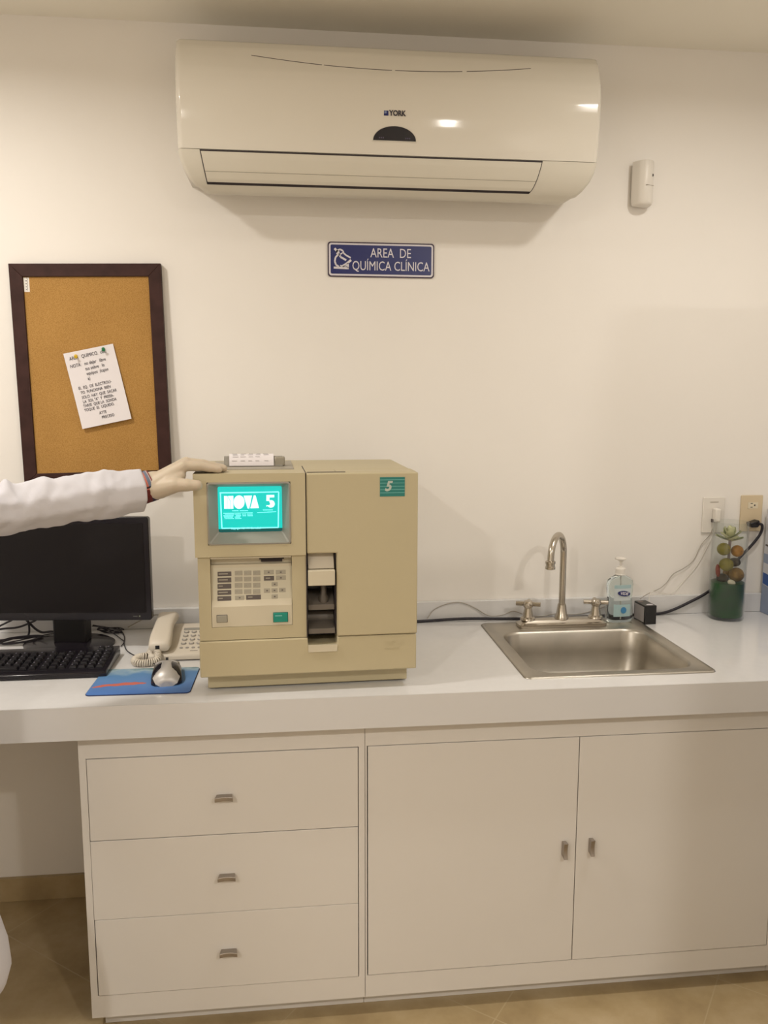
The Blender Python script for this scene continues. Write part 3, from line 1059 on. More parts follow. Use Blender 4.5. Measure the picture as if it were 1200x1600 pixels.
memb = obj('membrane', kquad(160, 262, 1030, 650, 0.0006), memb_m, kf, smooth=False)
for v0, v1 in ((305, 352), (370, 420), (437, 487), (505, 553), (570, 618)):
    obj('key', kquad(212, v0, 364, v1), keydark_m, memb, bevel=0.0008)
    bb = kquad(225, v0 + 18, 325 if v0 in (305, 370, 505) else 270, v0 + 26, 0.0015)
    obj('key_print', bb, keylight_m, memb, smooth=False)
for v0, v1 in ((295, 345), (360, 410), (428, 478), (495, 545)):
    for u0, u1 in ((402, 487), (503, 585), (602, 684)):
        obj('key', kquad(u0, v0, u1, v1), keylight_m, memb, bevel=0.0008)
        obj('key_print', kquad(u0 + 18, v0 + 20, u0 + 30, v0 + 30, 0.0015), btn_m, memb, smooth=False)
for (u0, v0, u1, v1, mm) in ((405, 563, 508, 610, keylight_m), (527, 558, 690, 606, keydark_m), (720, 290, 832, 335, keylight_m), (854, 290, 964, 335, keylight_m), (722, 354, 835, 402, keydark_m), (856, 350, 965, 397, keylight_m),
                             (808, 420, 875, 465, keylight_m), (723, 488, 793, 535, keylight_m), (806, 486, 874, 532, keylight_m), (890, 483, 962, 528, keylight_m), (808, 553, 876, 598, keylight_m)):
    obj('key', kquad(u0, v0, u1, v1), mm, memb, bevel=0.0008)
    if mm is keydark_m:
        obj('key_print', kquad(u0 + 20, v0 + 18, u0 + 70, v0 + 26, 0.0015), keylight_m, memb, smooth=False)
    else:
        cu = (u0 + u1) / 2; cv = (v0 + v1) / 2
        obj('key_print', kquad(cu - 9, cv - 6, cu + 9, cv + 6, 0.0015), keydark_m, memb, smooth=False)
# dark finger notch at the top and the two buttons
bm = B()
box(bm, -0.1130, -0.0560, 0.0235, 0.0272, KZ1 - 0.0125, KZ1 - 0.0045)
box(bm, -0.1090, -0.0600, 0.0225, 0.0272, KZ1 - 0.0180, KZ1 - 0.0120)
obj('latch_slot', bm, dark_m, kf, smooth=False)
gb = obj('button', B1(-0.2115, -0.1890, 0.0015, 0.0052, 0.1765, 0.1925), btn_m, kf, bevel=0.0008)
obj('button_rim', B1(-0.2125, -0.1880, 0.0040, 0.0053, 0.1755, 0.1935), keydark_m, gb, smooth=False)
tb = obj('button', B1(-0.0825, -0.0500, 0.0005, 0.0052, 0.1725, 0.1940), tealbtn_m, kf, bevel=0.0008)
tb['label'] = 'teal green rectangular button'
obj('button_rim', B1(-0.0835, -0.0490, 0.0040, 0.0053, 0.1715, 0.1950), mat('teal_rim', (0.01, 0.10, 0.08), 0.5, linear=True), tb, smooth=False)
obj('button_print', B1(-0.079, -0.063, 0.0002, 0.0006, 0.1865, 0.1890), tealline_m, tb, smooth=False)

# left upper front (screen section): frame around the tube opening
EX0, EX1, EZ0, EZ1 = -0.2265, -0.0395, 0.3580, 0.5010
bm = B()
y0, y1 = -0.004, 0.092
x0, x1, z0_, z1_ = XA0, XS - 0.0012, 0.3305, TOP
box(bm, x0, EX0, y0, y1, z0_, z1_)
box(bm, EX1, x1, y0, y1, z0_, z1_)
box(bm, EX0, EX1, y0, y1, z0_, EZ0)
box(bm, EX0, EX1, y0, y1, EZ1, z1_)
bmesh.ops.remove_doubles(bm, verts=bm.verts, dist=1e-5)
for f in list(bm.faces):
    pass
# merge into a clean frame by removing doubled interior faces
seen = {}
for f in bm.faces:
    key = tuple(sorted(v.index for v in f.verts)) if False else tuple(sorted((round(v.co.x, 5), round(v.co.y, 5), round(v.co.z, 5)) for v in f.verts))
    seen.setdefault(key, []).append(f)
bmesh.ops.delete(bm, geom=[f for k, L in seen.items() if len(L) > 1 for f in L], context='FACES')
up = obj('screen_housing', bm, beige_m, AN, smooth=False)
# bezel ring sloping in
bm = B()


def rr2(x0, x1, z0, z1, r, y):
    return [Vector((x, y, z)) for x, z in rrect(x0, x1, z0, z1, r, 5)]


sx0, sx1, sz0, sz1 = -0.2040, -0.0585, 0.3830, 0.4885
loft(bm, [rr2(EX0 + .0002, EX1 - .0002, EZ0 + .0002, EZ1 - .0002, 0.006, 0.03), rr2(EX0 + .0002, EX1 - .0002, EZ0 + .0002, EZ1 - .0002, 0.006, -0.0055), rr2(EX0 + 0.0035, EX1 - 0.0035, EZ0 + 0.0035, EZ1 - 0.0035, 0.005, -0.0060),
          rr2(EX0 + 0.005, EX1 - 0.005, EZ0 + 0.005, EZ1 - 0.005, 0.005, -0.003), rr2(sx0, sx1, sz0, sz1, 0.004, 0.022), rr2(sx0, sx1, sz0, sz1, 0.004, 0.03)], cap0=False, cap1=False)
obj('bezel', bm, greybez_m, up, angle=30)
# curved tube face
bm = B()
nx, nz = 14, 12


def scy(u, v):      # u, v in -1..1
    return 0.0225 + 0.0035 * (u * u + v * v) / 2


def sgrid(u0, u1, v0, v1, off):
    g = []
    for j in range(nz + 1):
        v = v0 + (v1 - v0) * j / nz
        g.append([bm.verts.new(((sx0 + sx1) / 2 + (sx1 - sx0) / 2 * (u0 + (u1 - u0) * i / nx), scy(u0 + (u1 - u0) * i / nx, v) + off, (sz0 + sz1) / 2 + (sz1 - sz0) / 2 * v)) for i in range(nx + 1)])
    for a, b_ in zip(g, g[1:]):
        for i in range(nx):
            bm.faces.new((a[i], a[i + 1], b_[i + 1], b_[i]))


sgrid(-1, 1, -0.86, 1, 0)
scr = obj('crt_screen', bm, scr_m, up)
bm = B()
sgrid(-1, 1, -1, -0.86, 0)
obj('unlit_strip', bm, scrdim_m, up)


def su(px, py):
    """screen crop pixels (1200x857 crop) -> local x, z"""
    u = -1 + 2 * (px - 170 - (py - 100) * 0.03) / 862
    v = 1 - 2 * (py - 97 + (px - 170) * 0.012) / 625
    return u, v


def spoly(bm, pts, off=0.0012):
    A = []
    for p in pts:
        u, v = su(*p)
        A.append(bm.verts.new(((sx0 + sx1) / 2 + (sx1 - sx0) / 2 * u, scy(u, v) - off, (sz0 + sz1) / 2 + (sz1 - sz0) / 2 * v)))
    bm.faces.new(A)


def sstrip(bm, a, b_, wd, off=0.0012):
    a = Vector(a); b_ = Vector(b_)
    n_ = 10
    d = (b_ - a).normalized(); nn = Vector((-d.y, d.x)) * wd / 2
    for k in range(n_):
        p = a.lerp(b_, k / n_); q = a.lerp(b_, (k + 1) / n_)
        spoly(bm, [p + nn, q + nn, q - nn, p - nn], off)


bm = B()
for a, b_ in (((200, 180), (990, 168)), ((990, 168), (992, 660)), ((230, 665), (995, 660)), ((210, 180), (232, 665))):
    sstrip(bm, a, b_, 16)
sstrip(bm, (250, 458), (645, 450), 7)
sstrip(bm, (705, 450), (960, 440), 7)
obj('screen_rule', bm, scrline_m, scr, smooth=False)
bm = B()
# N O V A built from solid block letters
spoly(bm, [(258, 222), (300, 222), (300, 395), (262, 395)])
spoly(bm, [(303, 222), (345, 300), (345, 395), (303, 395)], 0.0011)
spoly(bm, [(308, 222), (382, 220), (384, 395), (349, 395), (349, 296)], 0.0013)
spoly(bm, [(460 + 74 * math.cos(2 * PI * k / 28), 305 + 92 * math.sin(2 * PI * k / 28)) for k in range(28)], 0.0014)
spoly(bm, [(520, 218), (632, 216), (598, 392), (575, 392)], 0.0012)
spoly(bm, [(655, 214), (680, 214), (728, 388), (612, 390)], 0.0013)
spoly(bm, [(826, 210), (932, 208), (932, 242), (868, 244), (868, 290), (826, 292)], 0.0012)
five = [(888 + 52 * math.cos(math.radians(a)), 332 + 52 * math.sin(math.radians(a))) for a in range(-120, 151, 15)]
spoly(bm, [(868, 284)] + five + [(828, 372), (828, 348), (862, 348), (880, 338)], 0.0013)
obj('screen_title', bm, scrtxt_m, scr, smooth=False)
bm = B()
for y_, segs in ((424, ((370, 455), (470, 582))), (414, ((782, 918),)), (470, ((270, 400), (410, 488), (505, 560), (570, 645))), (492, ((255, 390), (420, 490), (510, 560), (575, 648))), (510, ((262, 380), (405, 480))), (530, ((268, 395), (410, 495)))):
    for a, b_ in segs:
        n_ = int((b_ - a) / 14)
        for k in range(n_):
            p0 = a + (b_ - a) * k / n_
            sstrip(bm, (p0, y_), (p0 + 11, y_ - 0.2), 11, 0.0013)
obj('screen_small_text', bm, scrline_m, scr, smooth=False)
bm = B()
bm2 = B()
text_into(bm2, 'Copyright 1989 1991 Biomedical', 0.0062, Matrix.Identity(4), xs=0.62 * 1.33, extrude=0.0, bold=0.0001)
for v in bm2.verts:
    X, Z = v.co.x, v.co.y
    v.co = Vector((-0.1760 + X, scy(0, -0.8) - 0.0014 + 0.0002, 0.3918 + Z))
obj('copyright_line', bm2, scrline_m, scr, smooth=False)
bm.free()

# right door of the analyzer, L-shaped around the sampling bay
bm = B()
prism(bm, [(XS + 0.0012, 0.3330), (NX1, 0.3330), (NX1, ZS + 0.0006), (XA1, ZS + 0.0006), (XA1, TOP - 0.0015), (XS + 0.0012, TOP - 0.0015)], -0.002, 0.020, axis=1)
dr = obj('front_door', bm, beige_m, AN, bevel=0.003, seg=2)
bm = B()
box(bm, NX1 + 0.002, XA1 - 0.001, 0.0215, 0.092, ZS + 0.0006, TOP - 0.001)
box(bm, XS + 0.0012, NX1 + 0.002, 0.0215, 0.092, 0.3335, TOP - 0.001)
obj('middle_case', bm, beige_m, AN, bevel=0.002)
# sampling bay
bay = obj('sampling_bay', B1(NX0, NX1, 0.0860, 0.0920, 0.1135, 0.3325), black_m, AN, smooth=False)
bm = B()
box(bm, NX1 - 0.0035, NX1 + 0.0015, 0.022, 0.086, ZS + 0.001, 0.332)
box(bm, XS - 0.001, XS + 0.0006, 0.022, 0.086, 0.1135, 0.332)
obj('bay_lining', bm, mat('bay_lining', (0.03, 0.022, 0.03), 0.5, linear=True), bay, smooth=False)
bm = B()
prism(bm, [(0.030, 0.3320), (0.010, 0.2960), (0.010, 0.2945), (0.05, 0.2945), (0.055, 0.332)], NX0 + 0.002, NX1 - 0.005, axis=0)
obj('sampler_cover', bm, mat('bay_white', (0.60, 0.54, 0.44), 0.4, linear=True), bay, bevel=0.001)
obj('sampler_lid', B1(NX0 + 0.0012, NX1 - 0.0045, -0.006, 0.048, 0.2575, 0.2935), beige2_m, bay, bevel=0.0015)
greyin_m = mat('bay_grey', (0.16, 0.14, 0.12), 0.4, linear=True)
bm = B()
lathe(bm, [(0.012, 0.0), (0.012, 0.012), (0.0075, 0.02), (0.0075, 0.047), (0.010, 0.048)], (0.036, 0.036, 0.2085), 20)
obj('probe', bm, mat('smoky_plastic', (0.10, 0.085, 0.07), 0.12, linear=True), bay)
bm = B()
prism(bm, [(0.020, 0.2060), (0.020, 0.1930), (0.085, 0.1930), (0.085, 0.2300), (0.060, 0.2240)], NX0 + 0.002, NX1 - 0.004, axis=0)
obj('shelf', bm, greyin_m, bay, bevel=0.001)
bm = B()
tube(bm, [(NX0 + 0.002, 0.070, 0.165), (NX0 + 0.003, 0.070, 0.165), (NX1 - 0.005, 0.070, 0.165), (NX1 - 0.004, 0.070, 0.165)], 0.015, 24, smooth=False)
prism(bm, [(0.012, 0.1500), (0.012, 0.1380), (0.085, 0.1380), (0.085, 0.1620), (0.060, 0.1600)], NX0 + 0.002, NX1 - 0.004, axis=0)
obj('drum', bm, greyin_m, bay)
# teal sticker
skr = obj('badge', B1(0.1660, 0.2245, -0.0026, -0.0018, 0.4635, 0.5085), teal_m, dr, smooth=False)
skr['label'] = 'teal striped badge with a slanted 5'
bm = B()
for k in range(5):
    z = 0.4715 + k * 0.0075
    box(bm, 0.1665, 0.2240, -0.0029, -0.0026, z, z + 0.0011)
obj('badge_stripe', bm, tealline_m, skr, smooth=False)
bm = B()
text_into(bm, '5', 0.031, onfront(0.1770, -0.0032, 0.4865), xs=0.95, extrude=0.0003, shear=0.30, bold=0.0012)
obj('badge_numeral', bm, greytext_m, skr, smooth=False)
# hairline slit behind the door along the top
obj('top_slit', B1(XS + 0.004, 0.088, 0.0185, 0.0225, TOP - 0.002, TOP - 0.0003), dark_m, AN, smooth=False)
obj('seam_gap', B1(XS - 0.0012, XS + 0.0012, 0.0004, 0.20, ZS, TOP - 0.0008), dark_m, AN, smooth=False)
# printer on top
bm = B()
box(bm, -0.228, -0.028, 0.100, 0.352, TOP - 0.001, TOP + 0.0012)
tr = obj('printer_tray', bm, mat('printer_grey', (0.36, 0.33, 0.27), 0.5, linear=True), AN, bevel=0.0006)
bm = B()
for s in (0,):
    P_ = []
    for k in range(13):
        a = PI * k / 12
        P_.append((0.190 - 0.016 * math.cos(a) * 1.0, TOP + 0.002 + 0.024 * math.sin(a)))
    prism(bm, P_, -0.196, -0.053, axis=0)
obj('printer_roller', bm, greybez_m, tr, angle=40)
bm = B()
g = []
for k in range(13):
    t = k / 12
    a = PI * 0.02 + PI * 0.56 * t
    g.append((0.190 - 0.019 * math.cos(a * 0.92), TOP + 0.0015 + 0.0300 * math.sin(a * 0.92)))
for (a, b_) in zip(g, g[1:]):
    prism(bm, [a, b_, (b_[0] + 0.0008, b_[1] - 0.0004), (a[0] + 0.0008, a[1] - 0.0004)], -0.1830, -0.0750, axis=0)
bmesh.ops.remove_doubles(bm, verts=bm.verts, dist=1e-5)
pr = obj('printout', bm, paper_m, tr, angle=60)
bm = B()
for zt in (0.3, 0.5, 0.72, 0.88):
    k = int(zt * 12)
    yq, zq = g[k]
    for j in range(5):
        if random.random() < 0.75:
            xa = -0.177 + j * 0.019 + random.random() * 0.004
            box(bm, xa, xa + 0.009 + random.random() * 0.005, yq - 0.0008, yq + 0.0002, zq, zq + 0.0008)
obj('printed_line', bm, boxgrey_m, pr, smooth=False)
obj('tray_end', B1(-0.0740, -0.047, 0.174, 0.206, TOP + 0.0015, TOP + 0.0245), mat('smoke_grey', (0.32, 0.29, 0.23), 0.2, linear=True), tr, bevel=0.004)

# ================================================================== MONITOR
MN = thing('computer_monitor', 'black flat-screen monitor standing on the worktop left of the telephone', 'monitor', (-0.635, -0.155, H), math.radians(-5))
pc = lambda: None
bm = B()
prism(bm, rrect(-0.247, 0.247, 0.084, 0.370, 0.008), -0.052, -0.030, axis=1)
mb = obj('bezel', bm, blackgl_m, MN, bevel=0.002)
obj('screen', B1(-0.232, 0.232, -0.0532, -0.0521, 0.106, 0.353), blackscr_m, MN, smooth=False)
obj('back_cover', B1(-0.20, 0.20, -0.0295, 0.002, 0.12, 0.33), black_m, MN, bevel=0.01)
bm = B()
box(bm, -0.034, 0.058, -0.030, 0.020, 0.012, 0.14)
obj('stand_neck', bm, black_m, MN, bevel=0.006)
bm = B()
lathe(bm, [(1.0, 0.0003), (1.0, 0.006), (0.93, 0.0105), (0.6, 0.014), (0.3, 0.017)], (0, 0, 0), 48, sx=0.125, sy=0.088)
obj('stand_base', bm, blackgl_m, MN, angle=50)
bm = B()
box(bm, 0.196, 0.208, -0.0527, -0.0521, 0.094, 0.0965)
bm_l = obj('badge', bm, mat('dim_logo', (0.10, 0.10, 0.09), 0.4, linear=True), mb, smooth=False)
bm = B(); lathe(bm, [(0.0022, 0.0), (0.0022, 0.0008)], (0, 0, 0), 12, M=Matrix.Translation((0.214, -0.052, 0.0955)) @ Matrix.Rotation(PI / 2, 4, 'X'))
obj('power_light', bm, mat('power_led', (0.2, 0.22, 0.15), 0.4, linear=True), mb)

# ================================================================== KEYBOARD
kb = thing('computer_keyboard', 'black computer keyboard in front of the monitor', 'keyboard', (-0.700, -0.357, H), math.radians(0.5))
bm = B()
prism(bm, [(-0.092, 0.0015), (-0.092, 0.013), (-0.080, 0.017), (0.085, 0.028), (0.088, 0.024), (0.088, 0.0015)], -0.228, 0.228, axis=0)
obj('case', bm, blackgl_m, kb, bevel=0.002)
key_m = mat('black_keycap', (0.008, 0.007, 0.010), 0.5, linear=True, spec=0.3)
legend_m = mat('key_legend', (0.35, 0.33, 0.42), 0.5, linear=True)
tilt = math.atan2(0.011, 0.165)
nk = 0
for r_ in range(6):
    yk = -0.058 + r_ * 0.0225 + (0.006 if r_ == 5 else 0)
    zk = 0.017 + (yk + 0.080) * 0.011 / 0.165 + 0.0002
    xk = 0.216
    cols = 20
    for c_ in range(cols):
        wk = 0.0185
        if r_ == 0 and 9 <= c_ <= 13:
            if c_ > 9:
                xk -= 0.0215
                continue
            wk = 0.0185 + 0.0215 * 4
        if c_ in (4, 7):
            xk -= 0.006
        if nk < 98:
            M_ = Matrix.Translation((xk - wk / 2, yk, zk)) @ Matrix.Rotation(tilt, 4, 'X')
            bm = B()
            loft(bm, [[M_ @ Vector((sx_ * wk / 2, sy_ * 0.0092, 0)) for sx_, sy_ in ((-1, -1), (1, -1), (1, 1), (-1, 1))],
                      [M_ @ Vector((sx_ * (wk / 2 - 0.0028), sy_ * 0.0066 + 0.0006, 0.0062)) for sx_, sy_ in ((-1, -1), (1, -1), (1, 1), (-1, 1))]])
            ko = obj('key', bm, key_m, kb, bevel=0.0008)
            if c_ % 3 != 2:
                bm = B()
                M2 = M_ @ Matrix.Translation((-wk / 2 + 0.006, 0.003, 0.0064))
                box(bm, -0.0012, 0.0012, -0.0016, 0.0016, 0, 0.0002, M2)
                obj('legend', bm, legend_m, ko, smooth=False)
            nk += 1
        xk -= wk + 0.003

# ================================================================== MOUSE PAD + MOUSE
pad = thing('mouse_pad', 'blue printed mouse pad with a red streak on the worktop edge', 'mouse pad', (-0.3700, -0.4870, H), math.radians(-1.0))
bm = B()
prism(bm, rrect(-0.121, 0.121, -0.091, 0.093, 0.012), 0.0003, 0.0022, axis=2)
obj('rubber_base', bm, mat('navy_rubber', (0.02, 0.03, 0.10), 0.7, linear=True), pad)
bm = B()
prism(bm, rrect(-0.120, 0.120, -0.090, 0.092, 0.011), 0.0023, 0.0032, axis=2)
obj('printed_surface', bm, pad_m, pad)

mo = thing('computer_mouse', 'silver and black wired computer mouse on the blue pad', 'computer mouse', (-0.3190, -0.4730, H + 0.0036), math.radians(7))
mo.scale = (1.16, 1.10, 1.10)


def mring(y, hw, zt, z0=0.0005):
    pts = []
    for k in range(17):
        a = PI * k / 16
        pts.append(Vector((hw * math.cos(a), y, z0 + (zt - z0) * (math.sin(a) ** 0.7))))
    return pts


bm = B()
loft(bm, [mring(-0.056, 0.012, 0.008), mring(-0.053, 0.024, 0.016), mring(-0.044, 0.031, 0.026), mring(-0.028, 0.0325, 0.034), mring(-0.008, 0.0315, 0.0375), mring(0.015, 0.031, 0.0345), mring(0.038, 0.0305, 0.026), mring(0.052, 0.026, 0.016), mring(0.057, 0.018, 0.008)])
obj('body', bm, blackgl_m, mo, angle=60)
bm = B()
# silver shell: narrower waist, flared palm end
prof_ = [(-0.0585, 0.010, 0.0100), (-0.0555, 0.022, 0.0175), (-0.046, 0.0275, 0.0275), (-0.036, 0.0245, 0.0328), (-0.024, 0.0200, 0.0362), (-0.008, 0.0172, 0.0392), (0.010, 0.0180, 0.0370), (0.022, 0.0210, 0.0335)]
rings = []
for y, hw, zt in prof_:
    pts = []
    for k in range(13):
        u = -1 + k / 6
        pts.append(Vector((hw * u, y, zt - 0.012 * abs(u) ** 2.4)))
    for k in range(12, -1, -1):
        u = -1 + k / 6
        pts.append(Vector((hw * u * 0.96, y + 0.001, max(0.002, zt - 0.012 * abs(u) ** 2.4 - 0.0035))))
    rings.append(pts)
loft(bm, rings)
obj('palm_shell', bm, silver_m, mo, angle=60)
for s in (-1, 1):
    bm = B()
    rings = []
    for y, xa, xb, zt in ((0.0195, s * 0.0035, s * 0.0225, 0.0345), (0.033, s * 0.0075, s * 0.0255, 0.0300), (0.046, s * 0.0085, s * 0.0262, 0.0225), (0.0555, s * 0.010, s * 0.0235, 0.0135)):
        pts = [Vector((xa + (xb - xa) * k / 6, y, zt - 0.006 * (k / 6) ** 2)) for k in range(7)]
        pts += [Vector((xa + (xb - xa) * k / 6, y - 0.001, zt - 0.006 * (k / 6) ** 2 - 0.004)) for k in range(6, -1, -1)]
        rings.append(pts)
    loft(bm, rings)
    obj('button', bm, silver_m, mo, angle=60)
bm = B()
tube(bm, [(-0.0028, 0.036, 0.0295), (-0.0027, 0.036, 0.0295), (0.0027, 0.036, 0.0295), (0.0028, 0.036, 0.0295)], 0.006, 16, smooth=False)
obj('scroll_wheel', bm, black_m, mo)

# ================================================================== TELEPHONE
ph = thing('desk_telephone', 'cream corded desk telephone between the monitor and the analyzer', 'telephone', (-0.3170, -0.2360, H), math.radians(0))
bm = B()
prism(bm, [(-0.100, 0.0030), (-0.100, 0.0150), (-0.094, 0.0200), (0.060, 0.0480), (0.098, 0.0480), (0.100, 0.040), (0.100, 0.0030)], -0.072, 0.082, axis=0)
pb = obj('base', bm, phone_m, ph, bevel=0.003)
obj('underside', B1(-0.060, 0.075, -0.093, 0.09, 0.0003, 0.003), keydark_m, ph)
tl = math.atan2(0.028, 0.154)


def pz(y):
    return 0.0200 + (y + 0.094) * 0.028 / 0.154


MB_ = lambda x, y: Matrix.Translation((x, y, pz(y))) @ Matrix.Rotation(tl, 4, 'X')
obj('display_strip', B1(-0.032, 0.032, -0.006, 0.006, 0.0, 0.0012, M=MB_(0.036, 0.045)), mat('phone_display', (0.30, 0.29, 0.26), 0.2, linear=True), pb, smooth=False)
bluekey_m = mat('phone_key', (0.34, 0.32, 0.30), 0.4, linear=True)
for i in range(4):
    for j in range(3):
        x = 0.0135 + j * 0.0205; y = 0.026 - i * 0.0225
        bm = B()
        lathe(bm, [(1, 0), (1, 0.0022), (0.85, 0.003)], (0, 0, 0), 18, sx=0.0072, sy=0.0062, M=MB_(x, y))
        kk = obj('phone_button', bm, bluekey_m, pb)
        bm = B()
        lathe(bm, [(1, 0), (1, 0.0004)], (0, 0, 0.003), 18, sx=0.0046, sy=0.0038, M=MB_(x, y))
        obj('button_cap', bm, phone_m, kk)
for j in range(4):
    bm = B()
    lathe(bm, [(1, 0), (1, 0.0018)], (0, 0, 0), 14, sx=0.0046, sy=0.0034, M=MB_(0.010 + j * 0.0158, -0.066))
    obj('phone_button', bm, bluekey_m, pb)
obj('brand_print', B1(-0.010, 0.010, -0.0008, 0.0008, 0.0, 0.0004, M=MB_(0.045, -0.083)), keydark_m, pb, smooth=False)
# handset on its cradle, left side
bm = B()


def hring(y, hw, z0, z1):
    pts = []
    for x, z in rrect(-hw, hw, z0, z1, min(0.011, (z1 - z0) / 2 - .001), 4):
        pts.append(Vector((-0.0425 + x * 1.22, y, z)))
    return pts


def hz(y):
    return 0.026 + (y + 0.10) * 0.17


hs = [(-0.0990, 0.017, 0.004, 0.020), (-0.0965, 0.0220, 0.001, 0.024), (-0.080, 0.0240, 0.000, 0.0300), (-0.055, 0.0235, 0.004, 0.0360), (-0.02, 0.0215, 0.012, 0.0400), (0.02, 0.0210, 0.013, 0.0400), (0.055, 0.0225, 0.007, 0.0370), (0.080, 0.0235, 0.003, 0.0310), (0.095, 0.0215, 0.004, 0.022), (0.0985, 0.016, 0.008, 0.018)]
loft(bm, [hring(y, w_, hz(y) + a, hz(y) + b_) for y, w_, a, b_ in hs])
hd = obj('handset', bm, phone_m, ph, angle=50)
bm = B()
box(bm, -0.052, -0.041, -0.1000, -0.0970, hz(-0.099) + 0.008, hz(-0.099) + 0.018)
obj('cord_socket', bm, black_m, hd, bevel=0.001)
# coiled cord
bm = B()
path = spline([(-0.0465, -0.1010, 0.028), (-0.044, -0.112, 0.020), (-0.046, -0.125, 0.0115), (-0.066, -0.136, 0.0105), (-0.092, -0.135, 0.0105), (-0.104, -0.112, 0.0105), (-0.096, -0.085, 0.0105), (-0.076, -0.074, 0.0105), (-0.0745, -0.030, 0.0105)], 40)
cum = 0
coil = []
for i, p in enumerate(path):
    t = (path[min(i + 1, len(path) - 1)] - path[max(i - 1, 0)]).normalized()
    if i:
        cum += (p - path[i - 1]).length
    s_ = t.cross(Vector((0, 0, 1)))
    if s_.length < 0.1:
        s_ = Vector((1, 0, 0))
    s_.normalize()
    n_ = s_.cross(t)
    a = 2 * PI * cum / 0.0052
    rad = 0.0068 if i > 12 else 0.0035
    coil.append(p + (s_ * math.cos(a) + n_ * math.sin(a)) * rad)
fine_ = []
tot = cum
# resample with fixed angular step
path2 = []
steps = int(tot / 0.0052 * 12)
acc = [0]
for a, b_ in zip(path, path[1:]):
    acc.append(acc[-1] + (b_ - a).length)
j = 0
for k in range(steps + 1):
    s = tot * k / steps
    while j < len(acc) - 2 and acc[j + 1] < s:
        j += 1
    f_ = (s - acc[j]) / max(1e-9, acc[j + 1] - acc[j])
    p = path[j].lerp(path[j + 1], f_)
    t = (path[min(j + 2, len(path) - 1)] - path[max(j - 1, 0)]).normalized()
    s_ = t.cross(Vector((0, 0, 1))); s_.normalize()
    n_ = s_.cross(t)
    a = 2 * PI * s / 0.0052
    path2.append(p + (s_ * math.cos(a) + n_ * math.sin(a)) * 0.0078)
tube(bm, path2, 0.0023, 6, smooth=False)
obj('coiled_cord', bm, phone_m, ph, angle=80)

# ================================================================== SOAP BOTTLE
so = thing('soap_bottle', 'clear pump bottle of antibacterial gel behind the right sink corner', 'soap bottle', (0.995, -0.0950, H + 0.0050), math.radians(4))


def brings(prof, k=1.0):
    out = []
    for hw, hd_, z in prof:
        ring = []
        for i in range(32):
            a = 2 * PI * i / 32
            ca, sa = math.cos(a), math.sin(a)
            ring.append(Vector((hw * k * math.copysign(abs(ca) ** 0.7, ca), hd_ * k * math.copysign(abs(sa) ** 0.8, sa), z)))
        out.append(ring)
    return out


bp_ = [(0.036, 0.019, 0.0), (0.0425, 0.0225, 0.003), (0.0440, 0.0235, 0.012), (0.0425, 0.0235, 0.035), (0.0390, 0.0230, 0.062), (0.0385, 0.0230, 0.078), (0.0410, 0.0235, 0.100), (0.0415, 0.0235, 0.118), (0.0385, 0.0225, 0.130), (0.028, 0.018, 0.139), (0.0165, 0.0150, 0.144), (0.0130, 0.0130, 0.147), (0.0130, 0.0130, 0.156)]
bm = B()
loft(bm, brings(bp_))
obj('bottle', bm, gel_m, so, angle=60)
def bottle_patch(x0, x1, z0, z1, off):
    bm = B()
    n_ = 14
    def prof_at(z):
        for (a, b_, c_), (d, e_, f_) in zip(bp_, bp_[1:]):
            if c_ <= z <= f_:
                t = (z - c_) / (f_ - c_)
                return a + (d - a) * t, b_ + (e_ - b_) * t
        return bp_[5][:2]
    G = []
    for j in range(9):
        z = z0 + (z1 - z0) * j / 8
        hw, hd_ = prof_at(z)
        row = []
        for i in range(n_ + 1):
            x = x0 + (x1 - x0) * i / n_
            u = min(0.999, abs(x) / hw) ** (1 / 0.7)
            s = math.sqrt(max(0, 1 - u * u)) ** 0.8
            row.append(bm.verts.new((x, -hd_ * s - off, z)))
        G.append(row)
    for a, b_ in zip(G, G[1:]):
        for i in range(n_):
            bm.faces.new((a[i], a[i + 1], b_[i + 1], b_[i]))
    return bm, prof_at
bm, pa = bottle_patch(-0.028, 0.026, 0.070, 0.118, 0.0006)
lb = obj('label', bm, labelw_m, so); lb['label'] = 'pale upper label with a dark oval'
bm, pa = bottle_patch(-0.028, 0.026, 0.108, 0.119, 0.0009)
obj('label_band', bm, label_m, lb)
bm, pa = bottle_patch(-0.028, 0.026, 0.020, 0.058, 0.0006)
lb2 = obj('label', bm, label_m, so); lb2['label'] = 'light blue lower label with a blue dot'
bm = B()
prism(bm, [(0.002 + 0.020 * math.cos(2 * PI * k / 28), 0.0925 + 0.0085 * math.sin(2 * PI * k / 28)) for k in range(28)], -0.0258, -0.0235, axis=1)
bmesh.ops.rotate(bm, verts=bm.verts, cent=(0.002, 0, 0.0925), matrix=Matrix.Rotation(math.radians(6), 3, 'Y'))
obj('brand_oval', bm, blueink_m, so)
bm = B()
text_into(bm, 'VIDE', 0.0125, onfront(0.002, -0.0262, 0.0925, math.radians(-6)), xs=1.0, align='CENTER', extrude=0.0002, bold=0.0003, shear=0.2)
obj('lettering', bm, signwhite_m, so, smooth=False)
bm = B()
prism(bm, [(0.003 + 0.009 * math.cos(2 * PI * k / 24), 0.040 + 0.010 * math.sin(2 * PI * k / 24)) for k in range(24)], -0.0256, -0.0240, axis=1)
dt = obj('label_dot', bm, labelb_m, so)
bm = B()
lathe(bm, [(0.0165, 0.147), (0.0165, 0.150), (0.0155, 0.151), (0.0155, 0.166), (0.0140, 0.168), (0.0075, 0.171), (0.0075, 0.174), (0.0042, 0.175), (0.0042, 0.190)], (0, 0, 0), 26)
pm = obj('pump_collar', bm, white_m, so)
bm = B()
